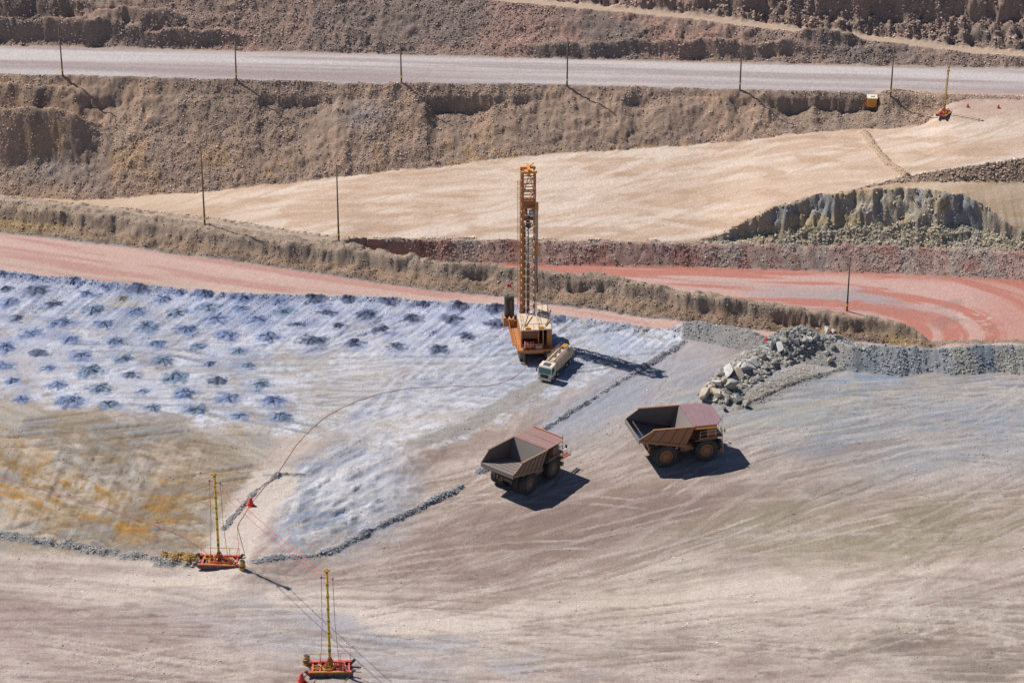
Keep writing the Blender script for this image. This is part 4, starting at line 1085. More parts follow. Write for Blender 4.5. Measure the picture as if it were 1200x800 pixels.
        fd = MB(); fd.plate([(WB - 1.9, s * 2.2, 3.62), (WB + 1.6, s * 2.2, 3.62), (WB + 1.6, s * 3.3, 3.62), (WB - 1.9, s * 3.3, 3.62)], .1 * s); fd.build('fender', paintm, t)
    if A:
        l = MB()
        for dy in (-.35, .35):
            l.box((9.9, -2.5 + dy, 2.3), (2.6, .1, .16), (0, .12, 0)); l.tube((8.9, -2.5 + dy, 3.2), (11.1, -2.5 + dy, 2.75), .04)
            for x in (9.0, 10.0, 11.0): l.tube((x, -2.5 + dy, 2.2), (x, -2.5 + dy, 3.1 - (x - 9) * .17), .03)
        for k in range(7): l.box((8.9 + k * .36, -2.5, 2.4 - k * .043), (.24, .7, .05))
        l.build('access_stair', 'canopy_rim', t, label='red access stair folded out at the front')
    MB().tube((8.5, -3.2, 4.0), (8.5, -3.2, 7.2), .025).build('antenna', 'black', t)
    return t
def heading(a, b): return math.atan2(b.y - a.y, b.x - a.x)
def truck_at(label, rear_px, front_px, kind, scale):
    """right-hand wheels' ground contacts in the photograph -> place and heading"""
    a = hit(*rear_px); h = math.radians(front_px); k = scale
    b = a + Vector((math.cos(h), math.sin(h), 0)) * 6.3
    off = Vector((-math.sin(h), math.cos(h), 0)) * 3.3 * k
    p = Vector((a.x, a.y, 0)) + off; p.z = (zat(a.x, a.y) + zat(b.x, b.y)) / 2
    return haul_truck(label, p, h, kind, scale)
truck_at('haul truck with red canopy and grey-brown body, parked left of the other truck', (621.0, 578.0), 51.0, 'red', .93)
truck_at('larger haul truck with orange body sides and mauve canopy below the rubble pile', (780.5, 547.3), 16.2, 'orange', 1.03)

# ---------------------------------------------------------------- blast-hole drill rig
RP = hit(628, 426)
RPZ = RP.z
rig = root('drill_rig', 'tall orange rotary drill rig with lattice mast standing on the blue-grey pad', 'drill rig', RP, math.radians(6))
for s in (-1, 1):
    tr = MB(); tr.prism([(.8, .35), (1.3, 0), (8.6, 0), (9.1, .35), (9.25, .85), (8.8, 1.4), (1.1, 1.4), (.65, .85)], 'x', s * 2.05 - .5, s * 2.05 + .5)
    tr = tr.build('crawler_track', 'dark_frame', rig)
    sh = MB()
    for k in range(16): sh.bb(s * 2.05 - .56, s * 2.05 + .56, 1.2 + k * .48, 1.5 + k * .48, 1.38, 1.48)
    sh.build('track_shoe', 'dark_frame', tr)
    for k in range(5): MB().lathe([(.34, s * 2.05 + s * .5), (.34, s * 2.05 + s * .58), (.1, s * 2.05 + s * .6)], (0, 1.6 + k * 1.7, .7), 'x', 12).build('roller', 'rig_brown', tr)
fr_ = MB(); fr_.bb(-1.5, 1.5, .6, 10.8, 1.45, 2.2); fr_.bb(-2.3, 2.3, 3.2, 4.0, .8, 1.6); fr_.bb(-2.3, 2.3, 7.0, 7.8, .8, 1.6); fr_.build('main_frame', 'rig_brown', rig)
dk = MB(); dk.bb(-2.9, 2.9, .0, 11.2, 2.2, 2.45); dk.build('deck', 'rig_orange', rig)
MB().bb(-2.9, 1.2, -.08, .0, 2.0, 2.5).build('deck_beam', 'rig_orange', rig)
for x, y in ((-1.9, .3), (1.9, .3), (-2.2, 10.6), (2.2, 10.6)):
    j = MB(); j.tube((x, y, 1.3), (x, y, 3.6 if y > 5 else 2.7), .24, 10); j.tube((x, y, .2), (x, y, 1.35), .15, 10); j.lathe([(.55, 0), (.55, .16), (.2, .24)], (x, y, 0), 'z', 14); j.build('levelling_jack', 'dark_frame', rig)
# machinery house: back and side walls, open front with posts
hs_ = MB(); hs_.bb(-2.1, -2.1, 1.5, 7.2, 2.45, 5.3); hs_.bb(2.55, 2.7, 1.3, 7.2, 2.45, 5.3); hs_.bb(-2.1, 2.55, 7.0, 7.2, 2.45, 5.3); hs_.bb(-2.1, .5, 1.9, 2.05, 3.6, 5.3)
house = hs_.build('machinery_house', 'rig_orange', rig)
MB().bb(-2.3, .62, 1.2, 7.2, 5.3, 5.5).build('roof_panel', 'rig_roof', house)
MB().bb(.66, 2.75, 1.2, 7.2, 5.36, 5.56).build('roof_panel', 'rig_roof', house)
for k in range(6): MB().bb(-2.0, .4, 1.84, 1.9, 3.7 + k * .26, 3.85 + k * .26).build('louvre', 'rig_deep', house)
for x in (-2.2, .55, 1.3, 2.62): MB().bb(x - .1, x + .1, 1.25, 1.45, 2.45, 5.3).build('post', 'rig_orange', house)
MB().bb(1.9, 2.55, 1.3, 1.45, 2.45, 5.2).build('door', 'rig_orange', house)
MB().bb(.7, 1.85, 4.5, 4.6, 2.45, 5.2).build('inner_wall', 'dark_frame', house)
for k in range(4): MB().bb(2.71, 2.75, 1.7 + k * 1.35, 2.8 + k * 1.35, 2.8, 5.0).build('side_panel', 'rig_deep', house)
for k in range(4): MB().bb(-2.29, -2.25, 1.7 + k * 1.35, 2.8 + k * 1.35, 2.8, 5.0).build('side_panel', 'rig_orange', house)
rl = MB(); rl.lathe([(.62, -1.75), (.62, -1.68), (.42, -1.66), (.42, -.36), (.62, -.34), (.62, -.27)], (0, .8, 3.1), 'x', 18); rl = rl.build('cable_reel', 'reel_pink', rig)
for k in range(5): MB().lathe([(.46, -1.6 + k * .25), (.5, -1.5 + k * .25), (.46, -1.4 + k * .25)], (0, .8, 3.1), 'x', 18).build('cable_turn', 'cable_red' if k % 2 == 0 else 'reel_pink', rl)
MB().bb(.0, 1.0, .4, .9, 2.45, 2.95).build('tool_box', 'rig_white', rig)
# roof walk rails, vents and the propped diagonal stays
for x in (-2.2, .6, 2.65):
    r_ = MB()
    for y in (1.3, 3.2, 5.1, 7.0): r_.tube((x, y, 5.55), (x, y, 6.6), .035)
    for z in (6.05, 6.6): r_.tube((x, 1.3, z), (x, 7.0, z), .035)
    r_.build('roof_rail', 'rig_white' if x < 2 else 'rig_brown', rig)
r_ = MB()
for x in (-2.2, -1.2, -.2, .6, 1.7, 2.65): r_.tube((x, 1.25, 5.55), (x, 1.25, 6.5), .035)
r_.tube((-2.2, 1.25, 6.5), (2.65, 1.25, 6.5), .035); r_.build('roof_rail', 'rig_brown', rig)
for x in (-1.1, 1.1): MB().bb(x - .45, x + .35, 1.4, 2.0, 5.56, 5.75).build('roof_vent', 'cabin_yellow', rig)
for (x, z) in ((-1.6, 0), (1.9, 0)): MB().tube((x, 2.2, 5.6), (x + 1.2, 6.4, 6.3), .09, 8).build('mast_stay', 'rig_brown', rig)
# walkway on the left with rails, dust collector platform behind
wk = MB(); wk.bb(-3.55, -2.9, 2.2, 9.4, 2.3, 2.42); wk.build('walkway', 'rig_orange', rig)
r_ = MB()
for k in range(7): r_.tube((-3.5, 2.3 + k * 1.15, 2.42), (-3.5, 2.3 + k * 1.15, 3.5), .035)
for z in (2.95, 3.5): r_.tube((-3.5, 2.3, z), (-3.5, 9.2, z), .035)
r_.build('handrail', 'rig_orange', rig)
pf = MB(); pf.bb(-4.3, -2.0, 8.8, 11.4, 2.46, 2.8); pf.bb(-4.3, -4.1, 8.8, 11.4, 2.8, 4.0); pf.bb(-4.1, -2.6, 8.8, 8.95, 2.8, 3.7); pf.build('collector_platform', 'rig_orange', rig)
for x, h_ in ((-3.6, 7.6), (-2.9, 7.0)):
    dc = MB(); dc.lathe([(.1, 3.2), (.48, 3.9), (.48, h_ - .3), (.3, h_), (.1, h_ + .1)], (x, 10.2, 0), 'z', 14); dc.build('dust_collector', 'dust_green', rig)
MB().bb(-3.9, -2.5, 9.6, 10.9, 7.0, 7.5).build('filter_box', 'dark_frame', rig)
cbn = MB(); cbn.bb(1.5, 2.85, 8.6, 10.9, 2.45, 4.9); cbn = cbn.build('operator_cab', 'rig_orange', rig)
MB().bb(1.6, 2.75, 8.55, 8.6, 3.5, 4.6).build('window', 'glass_dark', cbn); MB().bb(2.85, 2.88, 8.8, 10.7, 3.5, 4.6).build('window', 'glass_dark', cbn)
MB().bb(1.4, 2.95, 8.5, 11.0, 4.9, 5.02).build('cab_roof', 'rig_roof', cbn)
r_ = MB()
for x in (1.0, 1.9, 2.8):
    r_.tube((x, 8.0, 5.0), (x, 8.0, 7.3), .035)
r_.tube((1.0, 8.0, 7.3), (2.8, 8.0, 7.3), .035); r_.tube((1.0, 8.0, 6.6), (2.8, 8.0, 6.6), .035); r_.build('cab_rail', 'rig_brown', rig)
MB().tube((-3.6, 10.4, 7.5), (-3.6, 10.4, 9.4), .025).build('flag_staff', 'rig_white', rig)
MB().prism([(-3.58, 8.8), (-2.85, 8.75), (-2.9, 9.3), (-3.58, 9.38)], 'y', 10.39, 10.41).build('flag', 'flag_red', rig)
# mast
MX0, MX1, MY0, MY1, MZ = -1.3, .7, 8.0, 9.9, 29.9
mc = []
for x in (MX0, MX1):
    for y in (MY0, MY1):
        ch_ = MB(); wdt = .11 if x > 0 else .17
        ch_.bb(x - wdt, x + wdt, y - .12, y + .12, 2.46, MZ)
        o = ch_.build('mast_chord', 'rig_deep' if (x < 0 and y > 9) else 'rig_amber', rig)
for k in range(20):
    z = 3.6 + k * 1.36
    mt = 'rig_white' if z < 23 else 'rig_orange'
    q = MB(); q.tube((MX0, MY0, z), (MX1, MY0, z), .09); q.tube((MX0, MY1, z), (MX1, MY1, z), .09); q.tube((MX0, MY0, z), (MX0, MY1, z), .09); q.tube((MX1, MY0, z), (MX1, MY1, z), .09)
    q.build('mast_rung', mt, rig)
    if z > 8:
        q = MB(); a_, b_ = (MX0, MX1) if k % 2 else (MX1, MX0)
        q.tube((a_, MY1, z), (b_, MY1, z + 1.36), .07); q.tube((MX0, (MY0, MY1)[k % 2], z), (MX0, (MY1, MY0)[k % 2], z + 1.36), .07); q.tube((MX1, (MY0, MY1)[k % 2], z), (MX1, (MY1, MY0)[k % 2], z + 1.36), .07)
        q.build('mast_diagonal', 'rig_deep', rig)
cr = MB(); cr.bb(MX0 - .25, MX1 + .25, MY0 - .2, MY0 + .2, MZ, MZ + .35); cr.bb(MX0 - .25, MX1 + .25, MY1 - .2, MY1 + .2, MZ, MZ + .35); cr.bb(-.5, -.1, MY0 - .3, MY1 + .3, MZ - .3, MZ + .75); cr.build('mast_crown', 'edge_orange', rig)
cb_ = MB(); cb_.tube((-.3, MY0, MZ - .2), (MX0, MY0, MZ - 4.0), .06); cb_.tube((-.3, MY0, MZ - .2), (MX1, MY0, MZ - 4.0), .06); cb_.build('crown_brace', 'rig_brown', rig)
hd = MB(); hd.bb(MX0 + .2, MX1 - .2, MY0 + .2, MY1 - .3, 23.6, 25.0); hd.bb(MX0 + .25, -.5, MY0 + .2, MY1 - .3, 22.0, 23.3); hd.bb(MX0 + .2, MX1 - .2, MY0 + .1, MY1 - .2, 21.6, 21.9); hd.build('rotary_head', 'rig_deep', rig)
MB().lathe([(.2, 20.0), (.42, 20.2), (.42, 20.9), (.2, 21.2)], (-.3, 8.9, 0), 'z', 12).build('head_motor', 'black', rig)
MB().lathe([(.3, 22.1), (.45, 22.3), (.45, 23.1), (.3, 23.2)], (.2, 8.6, 0), 'z', 12).build('gearbox', 'rig_white', rig)
MB().tube((-.3, 8.9, 13.6), (-.3, 8.9, 20.2), .09, 8).build('drill_rod', 'dark_frame', rig)
for x, y in ((-.95, 8.4), (-.95, 8.9), (-.95, 9.4)): MB().tube((x, y, 4.0), (x, y, 20.6), .17, 10).build('rack_pipe', 'rig_brown', rig)
for z0, z1 in ((2.5, 5.6), (6.0, 9.6), (10.0, 13.6)): MB().tube((-.3, 8.9, z0), (-.3, 8.9, z1), .26, 12).build('drill_pipe', 'pipe_rust', rig)
for z in (5.7, 9.7): MB().tube((-.3, 8.9, z - .2), (-.3, 8.9, z + .35), .17, 10).build('pipe_joint', 'black', rig)
ld = MB()
for x in (-2.1, -1.75): ld.tube((x, MY0 + .1, 3.0), (x, MY0 + .1, 28.6), .04)
for k in range(58): ld.tube((-2.1, MY0 + .1, 3.4 + k * .43), (-1.75, MY0 + .1, 3.4 + k * .43), .025)
ld = ld.build('mast_ladder', 'rig_orange', rig)
for k in range(10):
    cg = MB(); z = 5.0 + k * 2.6
    cg.path([(-1.75, MY0 + .1, z), (-1.7, MY0 - .35, z), (-1.93, MY0 - .6, z), (-2.2, MY0 - .35, z), (-2.1, MY0 + .1, z)], .03, 5); cg.tube((-2.1, MY0 + .1, z), (MX0, MY0, z), .03); cg.build('ladder_hoop', 'rig_orange', ld)
MB().bb(.9, 1.25, 8.2, 8.6, 23.2, 24.6).build('hose_sheave', 'edge_orange', rig)
MB().tube((1.07, 8.4, 11.2), (1.07, 8.4, 23.3), .16, 10).build('hose_tube', 'worn_steel', rig)
MB().bb(.85, 1.27, 8.2, 8.6, 15.6, 17.6).build('hose_clamp', 'edge_orange', rig)
MB().tube((1.15, 8.4, 8.6), (1.07, 8.4, 15.6), .12, 8).build('hose', 'black', rig)
MB().box((-1.2, 7.85, 12.0), (.34, .1, .4)).build('warning_sign', 'band_yellow', rig)
for z in (27.6, 29.2): MB().box((-.3, MY0, z - 2.2), (MX1 - MX0, .16, .2)).build('mast_beam', 'rig_deep', rig)
# deck front rail
r_ = MB()
for x in (-2.85, -1.9, -.9, .1, 1.1): r_.tube((x, .05, 2.45), (x, .05, 3.45), .035)
for z in (2.95, 3.45): r_.tube((-2.85, .05, z), (1.1, .05, z), .035)
r_.build('deck_rail', 'rig_orange', rig)

# ---------------------------------------------------------------- water and fuel truck beside the rig
f_, b_ = hit(638, 448), hit(665, 421)
hh = heading(b_, f_)
sv = root('tanker_truck', 'cream tanker truck with teal windscreen parked beside the drill rig', 'truck', b_, hh)
SL = (f_ - b_).length; K = SL / 9.6
sv.scale = (K, max(.92, min(1.08, K)), max(.92, min(1.08, K)))
ch2 = MB(); ch2.bb(.2, 9.2, -.45, .45, .75, 1.1); ch2.build('chassis', 'dark_frame', sv)
cb = MB(); cb.prism([(7.55, .85), (9.5, .85), (9.62, 1.6), (9.42, 2.55), (9.2, 2.95), (7.55, 3.05)], 'y', -1.22, 1.22); cab2 = cb.build('cab', 'cream', sv)
MB().prism([(9.585, 1.75), (9.66, 1.75), (9.44, 2.72), (9.36, 2.72)], 'y', -1.1, 1.1).build('windscreen', 'glass_teal', cab2)
for s in (-1, 1):
    MB().bb(8.2, 9.2, s * 1.22, s * 1.25, 1.75, 2.6).build('side_window', 'glass_teal', cab2)
    MB().bb(9.55, 9.66, s * .95 - .2, s * .95 + .2, 1.0, 1.22).build('headlight', 'lamp_lens', cab2)
    m_ = MB(); m_.tube((9.3, s * 1.22, 2.5), (9.5, s * 1.5, 2.4), .025); m_.box((9.5, s * 1.52, 2.1), (.08, .2, .6)); m_.build('mirror', 'black', cab2)
    MB().bb(7.8, 8.1, s * 1.22, s * 1.27, 1.2, 1.35).build('door_handle', 'black', cab2)
    MB().bb(1.0, 6.8, s * 1.05 - .12, s * 1.05 + .12, 1.1, 1.3).build('side_beam', 'dark_frame', sv)
MB().bb(9.5, 9.72, -1.22, 1.22, .5, .9).build('bumper', 'cream', cab2)
for k in range(4): MB().bb(9.6, 9.66, -.75, .75, 1.0 + k * .15, 1.09 + k * .15).build('grille_bar', 'black', cab2)
MB().bb(8.0, 9.0, -.6, .6, 3.0, 3.1).build('roof_hatch', 'worn_steel', cab2)
tk = MB(); tk.prism([(-1.25, 1.3), (1.25, 1.3), (1.3, 1.9), (1.2, 2.6), (.85, 2.95), (-.85, 2.95), (-1.2, 2.6), (-1.3, 1.9)], 'x', .3, 7.2); tank = tk.build('tank', 'tank_tan', sv)
for k in range(5): 
    rb = MB(); rb.prism([(-1.3, 1.3), (1.3, 1.3), (1.35, 1.9), (1.25, 2.63), (.88, 2.99), (-.88, 2.99), (-1.25, 2.63), (-1.35, 1.9)], 'x', .5 + k * 1.58, .6 + k * 1.58); rb.build('tank_band', 'tank_tan', tank)
for s in (-1, 1):
    r_ = MB()
    for k in range(6): r_.tube((.6 + k * 1.2, s * .85, 2.95), (.6 + k * 1.2, s * .85, 3.6), .03)
    r_.tube((.6, s * .85, 3.6), (6.6, s * .85, 3.6), .03); r_.tube((.6, s * .85, 3.28), (6.6, s * .85, 3.28), .03); r_.build('top_rail', 'rig_white' if s > 0 else 'tank_tan', tank)
    MB().tube((.8, s * .5, 3.1), (7.0, s * .5, 3.1), .1, 8).build('pipe', 'rig_white', tank)
for x in (1.6, 3.4, 5.2): MB().lathe([(.34, 2.95), (.34, 3.2), (.1, 3.25)], (x, 0, 0), 'z', 14).build('manhole', 'worn_steel', tank)
MB().bb(.9, 2.0, -.3, .5, 3.2, 3.5).build('hose_reel', 'cabin_yellow', tank)
MB().bb(-.1, .25, -1.25, 1.25, 1.2, 2.4).build('rear_locker', 'tank_tan', sv)
MB().bb(.3, 7.0, -1.42, -1.28, 1.95, 2.1).build('side_hose', 'reel_pink', tank)
MB().path([(.1, -1.1, 2.3), (-.8, -1.6, 2.0), (-1.5, -1.9, 1.5)], .06).build('boom', 'dark_frame', sv)
w_t = MB(); w_t.lathe([(.3, -.16), (.5, -.17), (.53, -.1), (.53, .1), (.5, .17), (.3, .16)], (0, 0, 0), 'y', 20, True); w_t = w_t.mesh('tyre', 'tyre', True)
w_r = MB(); w_r.lathe([(.31, -.12), (.31, .12), (.2, .05), (.12, .14), (.02, .14)], (0, 0, 0), 'y', 16); w_r = w_r.mesh('wheel', 'rig_white')
for x in (1.5, 2.85, 6.7, 8.55):
    for s in (-1, 1):
        wo = bpy.data.objects.new('wheel', w_r); COL.objects.link(wo); wo.parent = sv; wo.location = (x, s * 1.08, .52); wo.rotation_euler = (0, 0, 0 if s > 0 else math.pi)
        to = bpy.data.objects.new('tyre', w_t); COL.objects.link(to); to.parent = wo
for s in (-1, 1): MB().bb(3.6, 5.6, s * 1.0 - .25, s * 1.0 + .2, .6, 1.2).build('fuel_tank', 'worn_steel', sv)
# ---------------------------------------------------------------- power poles
def pole(px, pyb, pyt, label, group, bands=('band_yellow',), lean=0.0):
    p = hit(px, pyb); h = ztop(p, pyt)
    t = root('power_pole', label, 'pole', p, 0, group, ry=lean)
    MB().tube((0, 0, -.4), (0, 0, h), .16, 10, .10).build('shaft', 'pole_wood', t, True)
    for k, b in enumerate(bands): MB().tube((0, 0, 1.0 + k * .42), (0, 0, 1.4 + k * .42), .185, 10).build('band', b, t)
    q = MB(); q.tube((0, 0, h), (0, 0, h + .18), .07, 8); q.lathe([(.09, h + .1), (.12, h + .16), (.05, h + .3)], (0, 0, 0), 'z', 10); q.build('insulator', 'dark_frame', t)
    return t
UPL = ['weathered pole at the far left of the edge of the top haul road', 'second pole from the left along the edge of the top haul road', 'third pole from the left along the edge of the top haul road',
       'pole on the road edge up and right of the drill mast', 'pole on the road edge left of the yellow cabin', 'pole on the low mound just right of the yellow cabin']
for (a, b, c), l in zip(((73.5, 89, 33), (277, 94, 48), (470.5, 97, 52), (664.5, 100.5, 46), (867, 105, 51), (1043.5, 113.5, 57)), UPL):
    pole(a, b, c, l, 'poles along the top haul road', lean=random.Random(int(a)).uniform(-.01, .01))
pole(240, 263, 172, 'taller pole on the left of the brown bank, against the pale bench', 'poles on the median bank', ('band_yellow', 'band_green'))
pole(397, 282, 195, 'pole on the brown bank where the red bank begins', 'poles on the median bank', ('band_yellow', 'band_green'))
pole(992.5, 364.5, 303, 'lone pole on the brown bank before the red road bend', 'poles on the median bank', ('band_yellow', 'dark_frame'))

# ---------------------------------------------------------------- cable towers on sleds
def cable_tower(px, pyb, pyt, label, rz=0.0, scale=1.0, lean=0.0):
    p = hit(px, pyb); h = ztop(p, pyt)
    t = root('cable_tower', label, 'cable tower', p, rz, 'sled-mounted cable towers', ry=lean)
    s = scale
    hu = MB(); L2, W2 = 2.7 * s, 1.25 * s
    # boat-shaped sled: flat bottom, raked ends
    prof = [(-L2, .05), (L2, .05), (L2 + .75 * s, .95 * s), (L2 + .35 * s, 1.05 * s), (L2 - .05 * s, .6 * s), (-L2 + .05 * s, .6 * s), (-L2 - .35 * s, 1.05 * s), (-L2 - .75 * s, .95 * s)]
    for y in (-W2, W2): hu.prism(prof, 'y', y - .14, y + .14)
    hu.bb(-L2 + .1, L2 - .1, -W2 + .15, W2 - .15, .10, .3)
    hull = hu.build('sled', 'sled_dark', t)
    for y in (-W2, W2):
        b = MB(); b.bb(-L2 - .3 * s, L2 + .3 * s, y - .2, y + .2, .62 * s, .8 * s); b.build('side_beam', 'sled_red', hull)
    for x in (-2.3, -1.3, -.3, .7, 1.7, 2.5): MB().bb(x * s - .12, x * s + .12, -W2 + .1, W2 - .1, .4 * s, .62 * s).build('cross_beam', 'sled_red', hull)
    rr_ = random.Random(int(px))
    for k in range(7):
        cx_, cy_ = rr_.uniform(-2.1, 2.1) * s, rr_.uniform(-.6, .6) * s; R_ = rr_.uniform(.35, .6) * s
        MB().path([(cx_ + R_ * 1.3 * math.cos(a * .45), cy_ + R_ * math.sin(a * .45), .72 * s + .05 * a / 4 + .05 * math.sin(a * 1.3)) for a in range(0, 30)], .055, 5).build('cable_coil', 'sled_red' if k % 3 else 'mast_yellow', t)
    for q, (x0, x1) in enumerate(((-2.4, -.3), (.3, 2.5))):
        MB().tube((x0 * s, -W2 - .22, .85 * s), (x1 * s, -W2 - .22, .85 * s), .06).build('tie_bar', 'band_yellow' if q else 'mast_yellow', hull)
    # railing behind
    r = MB()
    for x in (-2.7, -1.35, 1.35, 2.7): r.tube((x * s, W2, .6 * s), (x * s, W2, 1.95 * s), .04)
    r.build('railing_post', 'mast_yellow', t)
    for k in range(8):
        x = -2.7 + k * .675; MB().tube((x * s, W2, 1.95 * s), ((x + .675) * s, W2, 1.95 * s), .055).build('railing_bar', 'band_yellow' if k % 2 else 'rope_tan', t)
    MB().tube((0, 0, .3), (0, 0, h), .17 * s, 10, .14 * s).build('mast', 'mast_yellow', t, True)
    ft = MB(); ft.lathe([(.5 * s, .3), (.5 * s, .5), (.26 * s, .55), (.24 * s, 2.0)], (0, 0, 0), 'z', 12)
    for a in range(4): ft.tube((.95 * s * math.cos(a * 1.57 + .78), .95 * s * math.sin(a * 1.57 + .78), .5), (0, 0, 2.5 * s), .07)
    ft.build('mast_foot', 'rig_deep', t)
    n = 7
    for k in range(n):
        z = 3.6 * s + (h - 4.4 * s) * k / (n - 1)
        MB().tube((0, 0, z), (0, 0, z + .42 * s), .195 * s, 10).build('band', 'band_yellow', t)
        MB().tube((0, 0, z + .43 * s), (0, 0, z + .62 * s), .19 * s, 10).build('band', 'band_black', t)
        MB().tube((0, 0, z + .63 * s), (0, 0, z + .98 * s if k < n - 1 else z + .75 * s), .195 * s, 10).build('band', 'band_yellow', t)
    MB().tube((0, 0, 3.05 * s), (0, 0, 3.5 * s), .195 * s, 10).build('band', 'band_green', t)
    cr_ = MB(); cr_.bb(-.42 * s, .42 * s, -.1, .1, h - .1, h + .12); cr_.bb(-.1, .1, -.42 * s, .42 * s, h - .1, h + .12); cr_.tube((0, 0, h), (0, 0, h + .35 * s), .07); cr_.build('crosshead', 'mast_yellow', t)
    for sx in (-1, 1):
        arm = MB(); za = h - (1.15 if sx < 0 else 1.45) * s; arm.tube((0, 0, za), (sx * .75 * s, 0, za + .1), .04); arm.lathe([(.1, za - .05), (.12, za + .1), (.05, za + .25)], (sx * .75 * s, 0, 0), 'z', 8); arm.build('cable_arm', 'dark_frame', t)
        MB().path([(sx * .75 * s, 0, za), (sx * .85 * s, .05, za * .5), (sx * 1.25 * s, .1, 1.0)], .035, 5).build('hanging_cable', 'cable_ground', t)
    MB().bb(L2 + .2, L2 + 1.0 * s, -.06, .06, .55, .68).build('tow_bar', 'dark_frame', hull)
    return t, p, h
T1, P1, H1 = cable_tower(257, 661, 555.5, 'yellow-banded cable tower on a red sled, upper left of the two near ones', math.radians(-3))
T2, P2, H2 = cable_tower(387, 786, 668, 'nearest yellow-banded cable tower on a red sled, at the bottom edge', math.radians(2), 1.0)
T3, P3, H3 = cable_tower(1106, 135, 80, 'distant cable tower on a small sled beside the top road bend', math.radians(62), .62, math.radians(5))

def drum(px, py, label):
    p = hit(px, py)
    t = root('marker_drum', label, 'drum', p, .3, 'small yellow drums by the towers')
    MB().lathe([(.44, 0), (.46, .35), (.44, .4), (.46, .8), (.44, .85), (.46, 1.3), (.4, 1.36)], (0, 0, 0), 'z', 16).build('shell', 'mast_yellow', t, True)
    MB().lathe([(.37, 1.36), (.37, 1.42), (.1, 1.44)], (0, 0, 0), 'z', 16).build('lid', 'black', t)
    MB().lathe([(.465, .42), (.475, .6), (.465, .78)], (0, 0, 0), 'z', 16, True).build('stripe', 'band_black', t)
drum(284, 667, 'small yellow drum at the right end of the upper left red sled')
drum(359, 778, 'small yellow drum behind the left end of the nearest red sled')
def cone(px, py, label, s=1.0):
    p = hit(px, py)
    t = root('marker_cone', label, 'cone', p, .4, 'red marker cones')
    MB().lathe([(.46 * s, .08), (.40 * s, .35 * s), (.22 * s, 1.25 * s), (.14 * s, 1.3 * s)], (0, 0, 0), 'z', 14).build('cone_body', 'cone_red', t, True)
    MB().box((0, 0, .04), (1.1 * s, 1.1 * s, .09)).build('base', 'cone_red', t)
cone(294, 592, 'red cone holding up the ground cable above the upper left sled')
cone(353.5, 798, 'red cone left of the nearest sled, at the bottom edge')
cone(1134, 125.5, 'left one of two small red cones on the pale ground by the top road', .5)
cone(1170, 126.5, 'right one of two small red cones on the pale ground by the top road', .5)

# yellow cabin in the notch
pc = hit(1021.5, 126)
t = root('equipment_cabin', 'small yellow cabin with cream roof in the notch of the top bench edge', 'cabin', pc, math.radians(-4))
MB().bb(-.85, .85, -.6, 1.1, .3, 1.95).build('wall', 'cabin_yellow', t)
rf = MB().bb(-.95, .95, -.7, 1.25, 1.95, 2.08).build('roof', 'cabin_cream', t)
MB().bb(-.35, .35, .0, .6, 2.08, 2.28).build('roof_vent', 'cabin_cream', rf)
MB().bb(-.9, .9, -.5, -.3, .0, .3).build('skid', 'dark_frame', t); MB().bb(-.9, .9, .7, .9, .0, .3).build('skid', 'dark_frame', t)
dr_ = MB().bb(-.35, .4, -.64, -.6, .4, 1.75).build('door', 'cabin_yellow', t); MB().bb(.25, .32, -.68, -.64, 1.0, 1.15).build('handle', 'black', dr_)
for k in range(3): MB().bb(.85, .88, -.3, .8, .7 + k * .3, .85 + k * .3).build('louvre', 'cabin_cream', t)

# ---------------------------------------------------------------- cables
def smooth_pts(P, n=8):
    P = [Vector(p) for p in P]; out = []
    for i in range(len(P) - 1):
        a, b, c, d = P[max(i - 1, 0)], P[i], P[i + 1], P[min(i + 2, len(P) - 1)]
        for k in range(n):
            t_ = k / n
            out.append(.5 * ((2 * b) + (c - a) * t_ + (2 * a - 5 * b + 4 * c - d) * t_ * t_ + (3 * b - a - 3 * c + d) * t_ ** 3))
    out.append(P[-1]); return out
def ground_cable(pix, r, lift=.05):
    q = []
    for p in smooth_pts([hit(a, b) for a, b in pix], 10):
        q.append((p.x, p.y, zat(p.x, p.y) + r + lift))
    return q
g = ground_cable([(619, 428), (604, 441), (580, 451), (555, 453), (520, 453.5), (480, 455), (440, 463), (408, 475), (380, 490), (352, 516), (337, 537), (322, 556), (307, 574), (294, 591), (285, 605), (278, 617)], .04, .02)
tag(MB().path(g, .032, 6).build('trailing_cable', 'cable_ground'), 'thin red trailing cable winding over the pad from the rig to the tower', 'cable')
def w1(T, x, y, z):
    bpy.context.view_layer.update(); return T.matrix_world @ Vector((x, y, z))
def span(a, b, sag, n=24):
    return [a.lerp(b, k / n) - Vector((0, 0, sag * 4 * (k / n) * (1 - k / n))) for k in range(n + 1)]
for sx, lab in ((-1, 'left one of the two red cables strung between the near towers'), (1, 'right one of the two red cables strung between the near towers')):
    a = w1(T1, sx * .75, 0, H1 - (1.15 if sx < 0 else 1.45)); b = w1(T2, sx * .75, 0, H2 - (1.15 if sx < 0 else 1.45))
    tag(MB().path(span(a, b, .5), .038, 6).build('overhead_cable', 'cable_red'), lab, 'cable', 'overhead cables between the towers')
